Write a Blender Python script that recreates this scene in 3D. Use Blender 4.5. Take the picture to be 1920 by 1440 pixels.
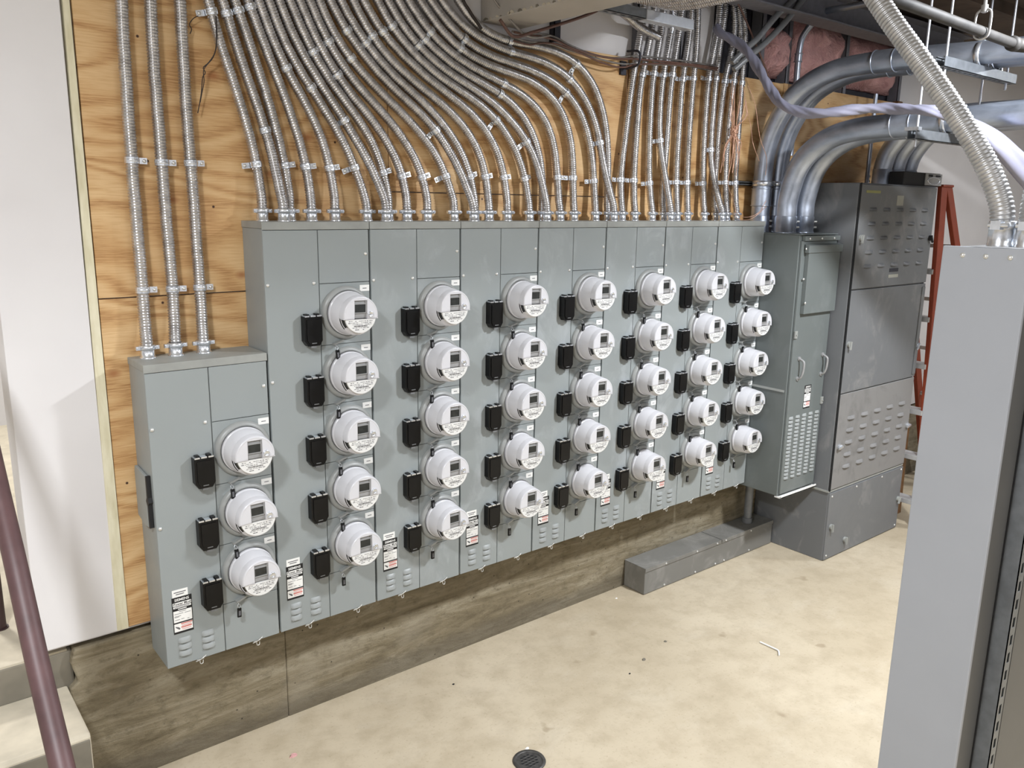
import bpy, bmesh, math, random
import numpy as np
from mathutils import Vector, Matrix
random.seed(7)
for o in list(bpy.data.objects): bpy.data.objects.remove(o)
S = bpy.context.scene
COL = S.collection
# ------------------------------------------------------------------ camera
cd = bpy.data.cameras.new('camera'); cam = bpy.data.objects.new('camera', cd); COL.objects.link(cam)
cd.sensor_width = 36.0; cd.lens = 1550.8 / 1920 * 36.0; cd.clip_start = 0.02; cd.clip_end = 60
cam.matrix_world = Matrix(((0.77762821, 0.12245358, -0.61668427, -0.6914), (-0.62852133, 0.17633309, -0.75754048, -2.8268),
                           (0.0159783, 0.97668406, 0.21408627, 2.0164), (0, 0, 0, 1)))
S.camera = cam
# ------------------------------------------------------------------ world, lamps and fill lights, exposure
w = bpy.data.worlds.new('world'); S.world = w; w.use_nodes = True
w.node_tree.nodes['Background'].inputs[0].default_value = (0.85, 0.88, 1.0, 1)
w.node_tree.nodes['Background'].inputs[1].default_value = 0.25
S.view_settings.view_transform = 'Standard'; S.view_settings.look = 'None'
S.view_settings.gamma = 1.0; S.view_settings.use_curve_mapping = False
S.view_settings.exposure = 0.12
def lamp(x, y, z, e, sx=0.35, sy=0.35, col=(0.955, 0.985, 1.03)):
    l = bpy.data.lights.new('ceiling_or_fill_light', 'AREA'); l.shape = 'RECTANGLE'; l.size = sx; l.size_y = sy
    l.energy = e; l.color = col
    o = bpy.data.objects.new('ceiling_or_fill_light', l); COL.objects.link(o); o.location = (x, y, z)
    return o
lamp(2.70, -2.2, 3.0, 130, 0.25, 0.25)
lamp(5.5, -2.2, 3.0, 48, 0.25, 0.25)
lamp(-1.2, -2.05, 3.0, 84, 0.3, 0.3)
lamp(0.8, -4.4, 3.0, 38, 1.4, 0.4)  # unseen fill light added behind the camera
lamp(-0.9, 2.3, 3.0, 80, 0.4, 0.4, (1.0, 0.98, 0.95))  # unseen light added to brighten the landing beyond the opening

# ------------------------------------------------------------------ materials
def lin(c):
    c = c / 255.0
    return c / 12.92 if c <= 0.04045 else ((c + 0.055) / 1.055) ** 2.4
def rgb(r, g, b): return (lin(r), lin(g), lin(b), 1.0)
class NT:
    def __init__(s, name):
        m = bpy.data.materials.new(name); m.use_nodes = True; s.m = m; s.t = m.node_tree
        s.b = s.t.nodes['Principled BSDF']; s.out = s.t.nodes['Material Output']
    def n(s, ty, **kw):
        o = s.t.nodes.new(ty)
        for k, v in kw.items(): setattr(o, k, v)
        return o
    def l(s, a, b): s.t.links.new(a, b)
    def pos(s): return s.n('ShaderNodeNewGeometry').outputs['Position']
    def mapv(s, v, sc=(1, 1, 1), loc=(0, 0, 0)):
        m = s.n('ShaderNodeMapping'); m.inputs['Scale'].default_value = sc; m.inputs['Location'].default_value = loc
        s.l(v, m.inputs['Vector']); return m.outputs[0]
    def noise(s, v, scale=5, detail=4, rough=0.55, dist=0.0):
        o = s.n('ShaderNodeTexNoise'); s.l(v, o.inputs['Vector'])
        o.inputs['Scale'].default_value = scale; o.inputs['Detail'].default_value = detail
        o.inputs['Roughness'].default_value = rough; o.inputs['Distortion'].default_value = dist
        return o.outputs['Fac']
    def ramp(s, f, stops, interp='LINEAR'):
        r = s.n('ShaderNodeValToRGB'); r.color_ramp.interpolation = interp
        e = r.color_ramp.elements
        while len(e) < len(stops): e.new(0.5)
        for i, (p, c) in enumerate(stops):
            e[i].position = p; e[i].color = c if len(c) == 4 else (*c, 1)
        s.l(f, r.inputs[0]); return r.outputs[0]
    def mix(s, f, a, b, mode='MIX'):
        o = s.n('ShaderNodeMix', data_type='RGBA', blend_type=mode)
        for sock, v in ((o.inputs[0], f), (o.inputs[6], a), (o.inputs[7], b)):
            if isinstance(v, (int, float)): sock.default_value = v
            elif isinstance(v, tuple): sock.default_value = v
            else: s.l(v, sock)
        return o.outputs[2]
    def math(s, op, a, b=0.0, clamp=False):
        o = s.n('ShaderNodeMath', operation=op); o.use_clamp = clamp
        for i, v in ((0, a), (1, b)):
            if isinstance(v, (int, float)): o.inputs[i].default_value = v
            else: s.l(v, o.inputs[i])
        return o.outputs[0]
    def bump(s, f, strength=0.2, dist=0.01):
        o = s.n('ShaderNodeBump'); o.inputs['Strength'].default_value = strength; o.inputs['Distance'].default_value = dist
        s.l(f, o.inputs['Height']); s.l(o.outputs[0], s.b.inputs['Normal'])
    def set(s, col=None, rough=None, metal=None, spec=None):
        for k, v in (('Base Color', col), ('Roughness', rough), ('Metallic', metal), ('Specular IOR Level', spec)):
            if v is None: continue
            if isinstance(v, (int, float, tuple)): s.b.inputs[k].default_value = v
            else: s.l(v, s.b.inputs[k])
        return s.m
def plain(name, col, rough=0.5, metal=0.0, var=0.06, scale=30, bump=0.0, spec=0.5):
    t = NT(name); p = t.pos(); f = t.noise(p, scale, 3)
    dk = tuple(c * (1 - var) for c in col[:3]) + (1,); lt = tuple(min(1, c * (1 + var)) for c in col[:3]) + (1,)
    t.set(t.ramp(f, [(0.3, dk), (0.7, lt)]), rough, metal, spec)
    if bump: t.bump(f, bump, 0.004)
    return t.m
BLACK, WHITE = (0, 0, 0, 1), (1, 1, 1, 1)
M = {}
def paint(name, col, wear, lt, rough=0.42):
    """grey enamel with rubbed, dusty patches"""
    t = NT(name); p = t.pos()
    base = t.mix(t.noise(p, 2.2, 3), tuple(c * 0.93 for c in col[:3]) + (1,), tuple(c * 1.07 for c in col[:3]) + (1,))
    n1 = t.noise(t.mapv(p, (2.6, 2.6, 2.0), (3.1, 0, 1.7)), 1.5, 5, 0.6, 1.2)
    m = t.ramp(n1, [(0.52, BLACK), (0.60, WHITE)])
    st = t.ramp(t.noise(t.mapv(p, (5, 5, 3)), 2.0, 5, 0.65, 1.0), [(0.40, BLACK), (0.70, WHITE)])
    m = t.math('MULTIPLY', m, st)
    sx = t.n('ShaderNodeSeparateXYZ'); t.l(p, sx.inputs[0])
    far = t.ramp(t.math('MULTIPLY', sx.outputs[0], 0.25), [(0.16, BLACK), (0.30, WHITE)])
    m = t.math('MULTIPLY', t.math('MULTIPLY', m, far), wear)
    t.set(t.mix(m, base, lt), t.ramp(n1, [(0.3, (rough - .06,) * 3), (0.7, (rough + .12,) * 3)]), 0.0)
    t.bump(t.noise(p, 180, 2), 0.05, 0.002)
    return t.m
M['cab'] = paint('grey_cabinet_enamel', rgb(145, 151, 151), 0.7, rgb(170, 174, 177))
M['disc'] = paint('dark_grey_green_enamel', rgb(108, 114, 113), 0.5, rgb(126, 131, 131))
M['sb'] = paint('dusty_grey_switchboard_enamel', rgb(110, 112, 114), 0.8, rgb(138, 137, 136), 0.5)
M['sb2'] = paint('dusty_light_grey_enamel', rgb(130, 129, 128), 0.8, rgb(108, 107, 106), 0.5)
M['shadegrey'] = plain('shaded_back_grey_enamel', rgb(92, 92, 91), 0.5, 0, 0.06, 4)  # shade on the unlit cabinet backs is put into this darker grey
M['fgcab'] = plain('pale_grey_enamel', rgb(168, 172, 179), 0.45, 0, 0.03, 3)
M['lid'] = plain('dusty_grey_lid', rgb(150, 152, 148), 0.55, 0, 0.1, 14)
M['ring'] = plain('grey_meter_ring', rgb(150, 152, 150), 0.38, 0, 0.04, 10)
M['trough'] = paint('scuffed_dark_grey_enamel', rgb(122, 121, 117), 0.7, rgb(156, 154, 149), 0.5)
M['louver'] = plain('louver_grey', rgb(150, 154, 153), 0.4, 0, 0.03)
M['dark'] = plain('dark_gap', rgb(22, 23, 25), 0.7)
M['black'] = plain('black_plastic', rgb(12, 12, 13), 0.35, 0, 0.2, 30, 0, 0.3)
M['blackmat'] = plain('matte_black', rgb(26, 26, 28), 0.6)
M['white'] = plain('white_meter_plastic', rgb(209, 209, 213), 0.22, 0, 0.02, 8)
M['paper'] = plain('white_label_paper', rgb(235, 235, 232), 0.55, 0, 0.02)
M['ink'] = plain('black_ink', rgb(18, 18, 20), 0.6)
M['red'] = plain('red_ink', rgb(196, 92, 80), 0.6)
M['greyink'] = plain('grey_ink', rgb(95, 95, 98), 0.6)
M['lcd'] = plain('lcd_screen', rgb(40, 42, 41), 0.4, 0, 0.3, 60)
M['frame'] = plain('grey_display_frame', rgb(150, 150, 150), 0.4)
M['zinc'] = plain('zinc_plated_steel', rgb(226, 230, 236), 0.27, 0.85, 0.12, 60)
M['screw'] = plain('bright_screw', rgb(225, 225, 222), 0.3, 0.6, 0.05)
M['iron'] = plain('dusty_black_iron_pipe', rgb(48, 46, 44), 0.65, 0.1, 0.5, 16, 0.1)
M['rail'] = plain('maroon_painted_steel', rgb(84, 60, 60), 0.5, 0, 0.2, 14)
M['railD'] = plain('dark_brown_painted_steel', rgb(60, 42, 42), 0.5, 0, 0.12, 14)
M['orange'] = plain('orange_fibreglass', rgb(132, 56, 32), 0.5, 0, 0.1, 20)
M['alu'] = plain('aluminium', rgb(205, 205, 205), 0.4, 0.5)
M['strut'] = plain('galvanised_strut', rgb(122, 126, 130), 0.45, 0.5, 0.15, 30)
M['strutB'] = plain('bright_galvanised_strut', rgb(215, 220, 228), 0.35, 0.6, 0.08, 30)
M['plas'] = plain('pale_lavender_plastic', rgb(136, 136, 153), 0.42, 0, 0.06, 12)
M['copper'] = plain('bare_copper_wire', rgb(220, 176, 150), 0.4, 0.4, 0.2, 90)
M['brown'] = plain('brown_cable_jacket', rgb(96, 68, 58), 0.45, 0, 0.15, 30)
M['mc'] = plain('dull_cable_armour', rgb(150, 144, 138), 0.4, 0.6, 0.15, 40)
M['wire'] = plain('thin_dark_wire', rgb(40, 30, 26), 0.5)
M['greycable'] = plain('grey_conduit_jacket', rgb(120, 122, 124), 0.35, 0.1, 0.1)
M['drain'] = plain('cast_iron_drain', rgb(84, 82, 80), 0.5, 0.5, 0.3, 50)
M['yellow'] = plain('faded_yellow_sticker', rgb(150, 150, 96), 0.6)
M['sticker'] = plain('grey_sticker', rgb(160, 160, 150), 0.6)
M['wood2'] = plain('brown_lumber', rgb(120, 86, 52), 0.7, 0, 0.3, 18)
M['ceil'] = plain('pale_ceiling_board', rgb(200, 198, 194), 0.85, 0, 0.04, 2)
M['deck'] = plain('dark_brown_ceiling_boards', rgb(84, 70, 58), 0.8, 0, 0.35, 5)
M['steelbeam'] = plain('primed_steel', rgb(120, 120, 126), 0.6, 0.1, 0.1)
M['darkmetal'] = plain('dark_metal', rgb(52, 52, 60), 0.6, 0.2, 0.2)
# galvanised EMT
t = NT('galvanised_steel_pipe'); p = t.pos()
f = t.noise(t.mapv(p, (12, 2.5, 5)), 2.2, 5, 0.6, 0.3)
M['emt'] = t.set(t.ramp(f, [(0.3, rgb(152, 160, 174)), (0.7, rgb(192, 200, 214))]), t.ramp(f, [(0.3, (.28,) * 3), (0.7, (.42,) * 3)]), 0.75)
# flexible conduit armour
t = NT('flexible_conduit_armour'); p = t.pos()
f = t.noise(p, 40, 3)
M['flex'] = t.set(t.ramp(f, [(0.3, rgb(168, 166, 166)), (0.7, rgb(212, 210, 210))]), 0.28, 0.85)
t = NT('dusty_large_flexible_conduit'); p = t.pos()
f = t.noise(p, 25, 3)
M['flexbig'] = t.set(t.ramp(f, [(0.3, rgb(172, 172, 172)), (0.7, rgb(208, 208, 209))]), 0.38, 0.7)
# glass of the meters
t = NT('clear_meter_cover')
tr = t.n('ShaderNodeBsdfTransparent'); tr.inputs[0].default_value = (0.975, 0.975, 0.98, 1)
gl = t.n('ShaderNodeBsdfGlossy'); gl.inputs['Roughness'].default_value = 0.06
mx = t.n('ShaderNodeMixShader'); mx.inputs[0].default_value = 0.06; t.l(tr.outputs[0], mx.inputs[1]); t.l(gl.outputs[0], mx.inputs[2]); t.l(mx.outputs[0], t.out.inputs[0])
M['glass'] = t.m
# plywood
t = NT('fir_plywood'); p = t.pos()
oi = t.n('ShaderNodeObjectInfo')
off = t.n('ShaderNodeCombineXYZ'); t.l(t.math('MULTIPLY', oi.outputs['Random'], 37.0), off.inputs[2]); t.l(t.math('MULTIPLY', oi.outputs['Random'], 91.0), off.inputs[0])
va = t.n('ShaderNodeVectorMath', operation='ADD'); t.l(p, va.inputs[0]); t.l(off.outputs[0], va.inputs[1]); pv = va.outputs[0]
big = t.noise(t.mapv(pv, (0.55, 1, 1.9)), 1.7, 2, 0.5, 0.35)
wav = t.math('SINE', t.math('MULTIPLY', big, 70.0))
fine = t.noise(t.mapv(pv, (3, 1, 60)), 4, 4, 0.6)
g = t.math('ADD', t.math('MULTIPLY', wav, 0.13), t.math('MULTIPLY', fine, 0.72))
col = t.ramp(g, [(0.12, rgb(160, 116, 70)), (0.30, rgb(198, 158, 108)), (0.52, rgb(216, 182, 134))])
blotch = t.noise(pv, 2.6, 3)
col = t.mix(t.ramp(blotch, [(0.45, BLACK), (0.70, (0.4,) * 3)]), col, rgb(190, 144, 90))
sp = t.n('ShaderNodeSeparateXYZ'); t.l(pv, sp.inputs[0]); cb2 = t.n('ShaderNodeCombineXYZ'); t.l(sp.outputs[0], cb2.inputs[0]); t.l(sp.outputs[2], cb2.inputs[1]); pxz = cb2.outputs[0]
vo = t.n('ShaderNodeTexVoronoi', voronoi_dimensions='2D'); vo.inputs['Scale'].default_value = 3.0; t.l(pxz, vo.inputs['Vector'])
dots = t.ramp(vo.outputs['Distance'], [(0.010, WHITE), (0.016, BLACK)])
col = t.mix(dots, col, rgb(60, 32, 20))
vo2 = t.n('ShaderNodeTexVoronoi', voronoi_dimensions='2D'); vo2.inputs['Scale'].default_value = 1.7; t.l(t.mapv(pxz, (1, 1.6, 1), (4.3, 1.7, 0)), vo2.inputs['Vector'])
kn = t.ramp(vo2.outputs['Distance'], [(0.01, (0.7,) * 3), (0.05, BLACK)])
col = t.mix(kn, col, rgb(150, 88, 44))
M['ply'] = t.set(col, 0.6)
t.bump(g, 0.12, 0.003)
t = NT('plywood_edge'); p = t.pos()
M['plyedge'] = t.set(t.ramp(t.noise(t.mapv(p, (14, 14, 3)), 3, 3), [(0.3, rgb(206, 198, 166)), (0.7, rgb(226, 220, 194))]), 0.8)
# drywall / painted wall
t = NT('white_drywall'); p = t.pos(); f = t.noise(p, 1.4, 3)
M['dry'] = t.set(t.ramp(f, [(0.3, rgb(214, 211, 211)), (0.7, rgb(226, 224, 224))]), 0.75)
t.bump(t.noise(p, 120, 2), 0.04, 0.003)
M['wall'] = plain('grey_white_wall', rgb(205, 204, 206), 0.8, 0, 0.03, 2)
# concrete floor
t = NT('tan_concrete_floor'); p = t.pos()
a = t.noise(p, 1.1, 5, 0.6); b = t.noise(p, 9, 6, 0.65); c = t.noise(p, 70, 3, 0.6)
col = t.ramp(a, [(0.3, rgb(180, 166, 141)), (0.7, rgb(202, 189, 165))])
col = t.mix(t.ramp(b, [(0.36, (0.4,) * 3), (0.56, BLACK)]), col, rgb(162, 147, 122))
m4 = t.noise(t.mapv(p, (1, 1.6, 1)), 3.2, 6, 0.68, 0.4)
col = t.mix(t.ramp(m4, [(0.54, BLACK), (0.68, (0.3,) * 3)]), col, rgb(208, 198, 178))
col = t.mix(t.ramp(c, [(0.28, (0.35,) * 3), (0.42, BLACK)]), col, rgb(150, 132, 104))
v = t.n('ShaderNodeTexVoronoi'); v.inputs['Scale'].default_value = 3.3
nv = t.n('ShaderNodeTexNoise'); nv.inputs['Scale'].default_value = 14; t.l(p, nv.inputs['Vector'])
mv = t.n('ShaderNodeVectorMath', operation='MULTIPLY_ADD'); t.l(nv.outputs['Color'], mv.inputs[0]); mv.inputs[1].default_value = (.09, .09, .0); t.l(p, mv.inputs[2])
t.l(mv.outputs[0], v.inputs['Vector'])
col = t.mix(t.ramp(v.outputs['Distance'], [(0.05, (0.5,) * 3), (0.10, BLACK)]), col, rgb(142, 124, 98))
v2 = t.n('ShaderNodeTexVoronoi'); v2.inputs['Scale'].default_value = 1.3; t.l(t.mapv(mv.outputs[0], (1, 1, 1), (.35, .2, 0)), v2.inputs['Vector'])
col = t.mix(t.ramp(v2.outputs['Distance'], [(0.015, (0.6,) * 3), (0.05, BLACK)]), col, rgb(178, 122, 76))
M['floor'] = t.set(col, 0.72)
t.bump(t.math('ADD', b, c), 0.12, 0.004)
# cast curb wall
t = NT('stained_cast_concrete'); p = t.pos()
a = t.noise(t.mapv(p, (0.8, 1, 6)), 2.0, 8, 0.72, 0.8); b = t.noise(t.mapv(p, (1, 1, 1.8)), 16, 6, 0.72); e = t.noise(p, 3.0, 4, 0.6)
col = t.ramp(a, [(0.30, rgb(92, 82, 62)), (0.48, rgb(128, 117, 94)), (0.66, rgb(158, 149, 128))])
col = t.mix(t.ramp(b, [(0.34, (0.65,) * 3), (0.50, BLACK)]), col, rgb(92, 82, 62))
col = t.mix(t.ramp(e, [(0.52, BLACK), (0.72, (0.45,) * 3)]), col, rgb(160, 152, 134))
sx = t.n('ShaderNodeSeparateXYZ'); t.l(p, sx.inputs[0])
hz = t.math('ADD', sx.outputs[2], t.math('MULTIPLY', t.noise(t.mapv(p, (1.4, 1, 2)), 3, 5), 0.12))
col = t.mix(t.ramp(hz, [(0.115, (0.6,) * 3), (0.165, BLACK)]), col, rgb(94, 87, 74))
cb2 = t.n('ShaderNodeCombineXYZ'); t.l(sx.outputs[0], cb2.inputs[0]); t.l(sx.outputs[2], cb2.inputs[1])
vo = t.n('ShaderNodeTexVoronoi', voronoi_dimensions='2D'); vo.inputs['Scale'].default_value = 7.0; t.l(cb2.outputs[0], vo.inputs['Vector'])
dt = t.math('MULTIPLY', t.ramp(vo.outputs['Distance'], [(0.012, (0.9,) * 3), (0.03, BLACK)]), t.ramp(t.noise(p, 5.0, 1), [(0.46, BLACK), (0.52, WHITE)]))
col = t.mix(dt, col, rgb(30, 25, 20))
M['curb'] = t.set(col, 0.85)
t.bump(t.math('ADD', a, b), 0.5, 0.012)
M['step'] = plain('pale_concrete_step', rgb(192, 183, 164), 0.8, 0, 0.14, 9, 0.15)
M['riser'] = plain('grey_concrete_riser', rgb(122, 116, 103), 0.85, 0, 0.25, 7, 0.3)
M['beamc'] = plain('painted_beam_side', rgb(176, 170, 162), 0.8, 0, 0.06, 5, 0.1)
# pink batts
t = NT('pink_glass_wool'); p = t.pos(); f = t.noise(p, 9, 6, 0.7, 0.6)
M['pink'] = t.set(t.ramp(f, [(0.3, rgb(200, 146, 144)), (0.7, rgb(238, 190, 186))]), 0.95)
t.bump(f, 0.9, 0.05)
# ------------------------------------------------------------------ mesh helpers
class MB:
    def __init__(s): s.v = []; s.f = []; s.sm = []; s.mi = []
    def add(s, vs, fs, smooth=False, mi=0):
        b = len(s.v); s.v.extend([tuple(map(float, q)) for q in vs])
        for f in fs: s.f.append(tuple(b + i for i in f)); s.sm.append(smooth); s.mi.append(mi)
        return s
    def box(s, x0, x1, y0, y1, z0, z1, mi=0):
        vs = [(x, y, z) for x in (x0, x1) for y in (y0, y1) for z in (z0, z1)]
        return s.add(vs, [(0, 1, 3, 2), (4, 6, 7, 5), (0, 4, 5, 1), (2, 3, 7, 6), (0, 2, 6, 4), (1, 5, 7, 3)], mi=mi)
    def hexa(s, q, mi=0):
        """eight corners: 4 of the bottom ring then 4 of the top ring"""
        return s.add(q, [(3, 2, 1, 0), (4, 5, 6, 7), (0, 1, 5, 4), (1, 2, 6, 5), (2, 3, 7, 6), (3, 0, 4, 7)], mi=mi)
    def prism(s, poly, axis, a, b, mi=0):
        n = len(poly)
        def P(u, w, k): return {'x': (k, u, w), 'y': (u, k, w), 'z': (u, w, k)}[axis]
        vs = [P(u, w, a) for u, w in poly] + [P(u, w, b) for u, w in poly]
        fs = [tuple(range(n - 1, -1, -1)), tuple(range(n, 2 * n))] + [(i, (i + 1) % n, n + (i + 1) % n, n + i) for i in range(n)]
        return s.add(vs, fs, mi=mi)
    def lathe(s, prof, c=(0, 0, 0), A=(0, -1, 0), U=(1, 0, 0), n=24, a0=0.0, a1=360.0, caps=(False, False), smooth=True, mi=0):
        c, A, U = Vector(c), Vector(A).normalized(), Vector(U).normalized(); V = A.cross(U)
        full = abs(a1 - a0 - 360) < 1e-6; k = n if full else n + 1
        vs = []
        for r, d in prof:
            for i in range(k):
                a = math.radians(a0 + (a1 - a0) * i / n)
                vs.append(c + A * d + (U * math.cos(a) + V * math.sin(a)) * r)
        fs = []
        for j in range(len(prof) - 1):
            for i in range(n):
                i2 = (i + 1) % k
                fs.append((j * k + i, j * k + i2, (j + 1) * k + i2, (j + 1) * k + i))
        s.add(vs, fs, smooth, mi)
        if caps[0]: s.add(vs[:k], [tuple(range(k))], False, mi)
        if caps[1]: s.add(vs[-k:], [tuple(range(k - 1, -1, -1))], False, mi)
        return s
    def cyl(s, p0, p1, r, n=12, caps=True, mi=0):
        p0, p1 = Vector(p0), Vector(p1); A = (p1 - p0); L = A.length
        U = A.orthogonal()
        return s.lathe([(r, 0), (r, L)], p0, A, U, n, caps=(caps, caps), mi=mi)
    def tube(s, pts, r, n=10, caps=True, mi=0, step=None, closed=False):
        P = resample(pts, step or r * 1.2) if not closed else np.array(pts, float)
        rr = r if hasattr(r, '__len__') else np.full(len(P), r)
        vs, fs = sweep(P, np.array(rr), n)
        s.add(vs, fs, True, mi)
        if caps:
            s.add(vs[:n], [tuple(range(n - 1, -1, -1))], False, mi); s.add(vs[-n:], [tuple(range(n))], False, mi)
        return s
    def mesh(s, name, mats):
        me = bpy.data.meshes.new(name); me.from_pydata(s.v, [], s.f)
        me.polygons.foreach_set('use_smooth', s.sm); me.polygons.foreach_set('material_index', s.mi)
        for m in (mats if isinstance(mats, (list, tuple)) else [mats]): me.materials.append(M[m] if isinstance(m, str) else m)
        bm = bmesh.new(); bm.from_mesh(me); bmesh.ops.recalc_face_normals(bm, faces=bm.faces); bm.to_mesh(me); bm.free()
        return me
    def build(s, name, mats, parent=None, bevel=0.0, seg=2, loc=None):
        return link(name, s.mesh(name, mats), parent, bevel, seg, loc)
def link(name, me, parent=None, bevel=0.0, seg=2, loc=None):
    o = bpy.data.objects.new(name, me); COL.objects.link(o)
    if parent is not None: o.parent = parent
    if loc is not None: o.location = loc
    if bevel:
        b = o.modifiers.new('bevel', 'BEVEL'); b.width = bevel; b.segments = seg; b.limit_method = 'ANGLE'; b.angle_limit = math.radians(40)
    return o
def crom(pts, k=12):
    P = np.array(pts, float)
    if len(P) < 3: return P
    Q = np.vstack([2 * P[0] - P[1], P, 2 * P[-1] - P[-2]]); out = []
    t = np.linspace(0, 1, k, endpoint=False)[:, None]
    for i in range(1, len(Q) - 2):
        a, b, c, d = Q[i - 1], Q[i], Q[i + 1], Q[i + 2]
        out.append(0.5 * (2 * b + (c - a) * t + (2 * a - 5 * b + 4 * c - d) * t ** 2 + (-a + 3 * b - 3 * c + d) * t ** 3))
    return np.vstack(out + [P[-1:]])
def resample(pts, step, smooth=True):
    P = crom(pts) if smooth else np.array(pts, float)
    d = np.r_[0, np.cumsum(np.linalg.norm(np.diff(P, axis=0), axis=1))]
    n = max(2, int(round(d[-1] / step)) + 1); u = np.linspace(0, d[-1], n)
    return np.stack([np.interp(u, d, P[:, i]) for i in range(3)], 1)
def sweep(P, r, n, hint=(0.31, 0.9, 0.17)):
    T = np.gradient(P, axis=0); T /= np.linalg.norm(T, axis=1)[:, None]
    N = np.array(hint); N = N - T[0] * (N @ T[0]); N /= np.linalg.norm(N); NN = []
    for t in T:
        N = N - t * (N @ t); N /= np.linalg.norm(N); NN.append(N)
    NN = np.array(NN); B = np.cross(T, NN)
    a = np.linspace(0, 2 * np.pi, n, endpoint=False)
    V = P[:, None, :] + r[:, None, None] * (np.cos(a)[None, :, None] * NN[:, None, :] + np.sin(a)[None, :, None] * B[:, None, :])
    m = len(P); i = np.arange(m - 1)[:, None] * n; j = np.arange(n)[None, :]; j2 = (j + 1) % n
    F = np.stack([i + j, i + j2, i + n + j2, i + n + j], -1).reshape(-1, 4)
    return V.reshape(-1, 3), F
def corrugated(name, pts, R, pitch, n, mat, parent=None, depth=0.13):
    P = resample(pts, pitch / 4.0)
    ph = np.arange(len(P)) % 4
    r = R * np.choose(ph, [1.0, 1.0 - depth * 0.12, 1.0 - depth, 1.0 - depth * 0.12])
    V, F = sweep(P, r, n)
    me = bpy.data.meshes.new(name)
    me.vertices.add(len(V)); me.vertices.foreach_set('co', V.ravel())
    me.loops.add(F.size); me.loops.foreach_set('vertex_index', F.ravel().astype(np.int32))
    me.polygons.add(len(F)); me.polygons.foreach_set('loop_start', np.arange(0, F.size, 4, dtype=np.int32))
    me.polygons.foreach_set('use_smooth', np.ones(len(F), bool))
    me.update(calc_edges=True); me.validate(); me.materials.append(M[mat])
    return link(name, me, parent)
def empty(name, loc=(0, 0, 0)):
    o = bpy.data.objects.new(name, None); COL.objects.link(o); o.location = loc; o.empty_display_size = 0.05
    return o
def tag(o, label=None, cat=None, group=None, kind=None):
    if label: o['label'] = label
    if cat: o['category'] = cat
    if group: o['group'] = group
    if kind: o['kind'] = kind
    return o
def struct(mb, name, mats, parent=None, bevel=0.0, label=None):
    o = mb.build(name, mats, parent, bevel)
    if parent is None: o['kind'] = 'structure'
    if label: o['label'] = label
    return o
KIDS = {}
def dup(root):
    c = root.copy(); COL.objects.link(c)
    for ch in root.children:
        d = ch.copy(); COL.objects.link(d); d.parent = c
        for g in ch.children:
            e = g.copy(); COL.objects.link(e); e.parent = d
    return c
ORD = ['first', 'second', 'third', 'fourth', 'fifth', 'sixth', 'seventh', 'eighth', 'ninth', 'tenth', 'eleventh', 'twelfth', 'thirteenth', 'fourteenth', 'fifteenth',
       'sixteenth', 'seventeenth', 'eighteenth', 'nineteenth', 'twentieth', 'twenty-first', 'twenty-second', 'twenty-third']
# ------------------------------------------------------------------ the setting
CW = 0.40          # cabinet width
CDEP = 0.1725      # cabinet depth
ZB = 0.472         # underside of the cabinets
ZC = 3.14
struct(MB().box(-3.2, 8.2, -5.6, 0.02, -0.12, 0.0), 'floor', 'floor')
fl2 = struct(MB().box(-3.2, -0.255, 0.03, 0.285, 0.35, 0.545).box(-3.2, 8.2, 0.285, 3.3, 0.35, 0.545), 'floor.001', 'step'); fl2['label'] = 'pale concrete landing beyond the opening at the left'
struct(MB().box(1.64, 8.2, -2.3, 3.4, ZC, ZC + 0.12), 'ceiling', 'deck')
struct(MB().box(-3.2, 8.2, -5.6, -2.3, ZC, ZC + 0.12).box(-3.2, 1.64, -2.3, 3.4, ZC, ZC + .12), 'ceiling.001', 'ceil')
wf = struct(MB().box(-3.2, 8.2, -5.75, -5.6, -0.12, ZC), 'wall_front', 'wall')
wr = struct(MB().box(8.2, 8.35, -5.6, 3.4, -0.12, ZC), 'wall_right', 'wall')
wl = struct(MB().box(-3.35, -3.2, -5.6, 3.4, -0.12, ZC), 'wall_left', 'wall')
struct(MB().box(-3.2, 8.2, 3.3, 3.45, 0.3, ZC), 'wall_far', 'wall')
# base curb of cast concrete, with a ragged left end
cb = MB()
poly = [(-0.262, -0.02), (-0.268, 0.30), (-0.262, 0.41), (-0.235, 0.43), (-0.252, 0.50), (-0.238, 0.548), (0.49, 0.548), (0.49, -0.02)]
cb.prism(poly, 'y', 0.0, 0.28); cb.box(0.49, 8.2, 0.0, 0.28, -0.02, 0.548)
curb = struct(cb, 'wall_curb', 'curb', bevel=0.006)
struct(MB().box(-3.2, -0.24, 0.028, 0.29, 0.36, 0.543), 'trim_1', 'riser', bevel=0.01, label='grey concrete riser at the top of the steps')
st = struct(MB().prism([(-0.30, 0.0), (-0.30, 0.405), (-0.29, 0.417), (0.028, 0.417), (0.028, 0.0)], 'x', -3.2, -0.266), 'trim_2', 'step', bevel=0.006, label='pale worn concrete step below the opening')
struct(MB().box(-3.2, -0.27, -0.304, -0.29, 0.0, 0.400), 'trim_3', 'riser', bevel=0.003, label='grey concrete riser under the worn step')
struct(MB().box(-3.2, -0.27, -0.62, -0.304, 0.0, 0.21), 'trim_4', 'step', bevel=0.01, label='lowest concrete step at the left')
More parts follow.
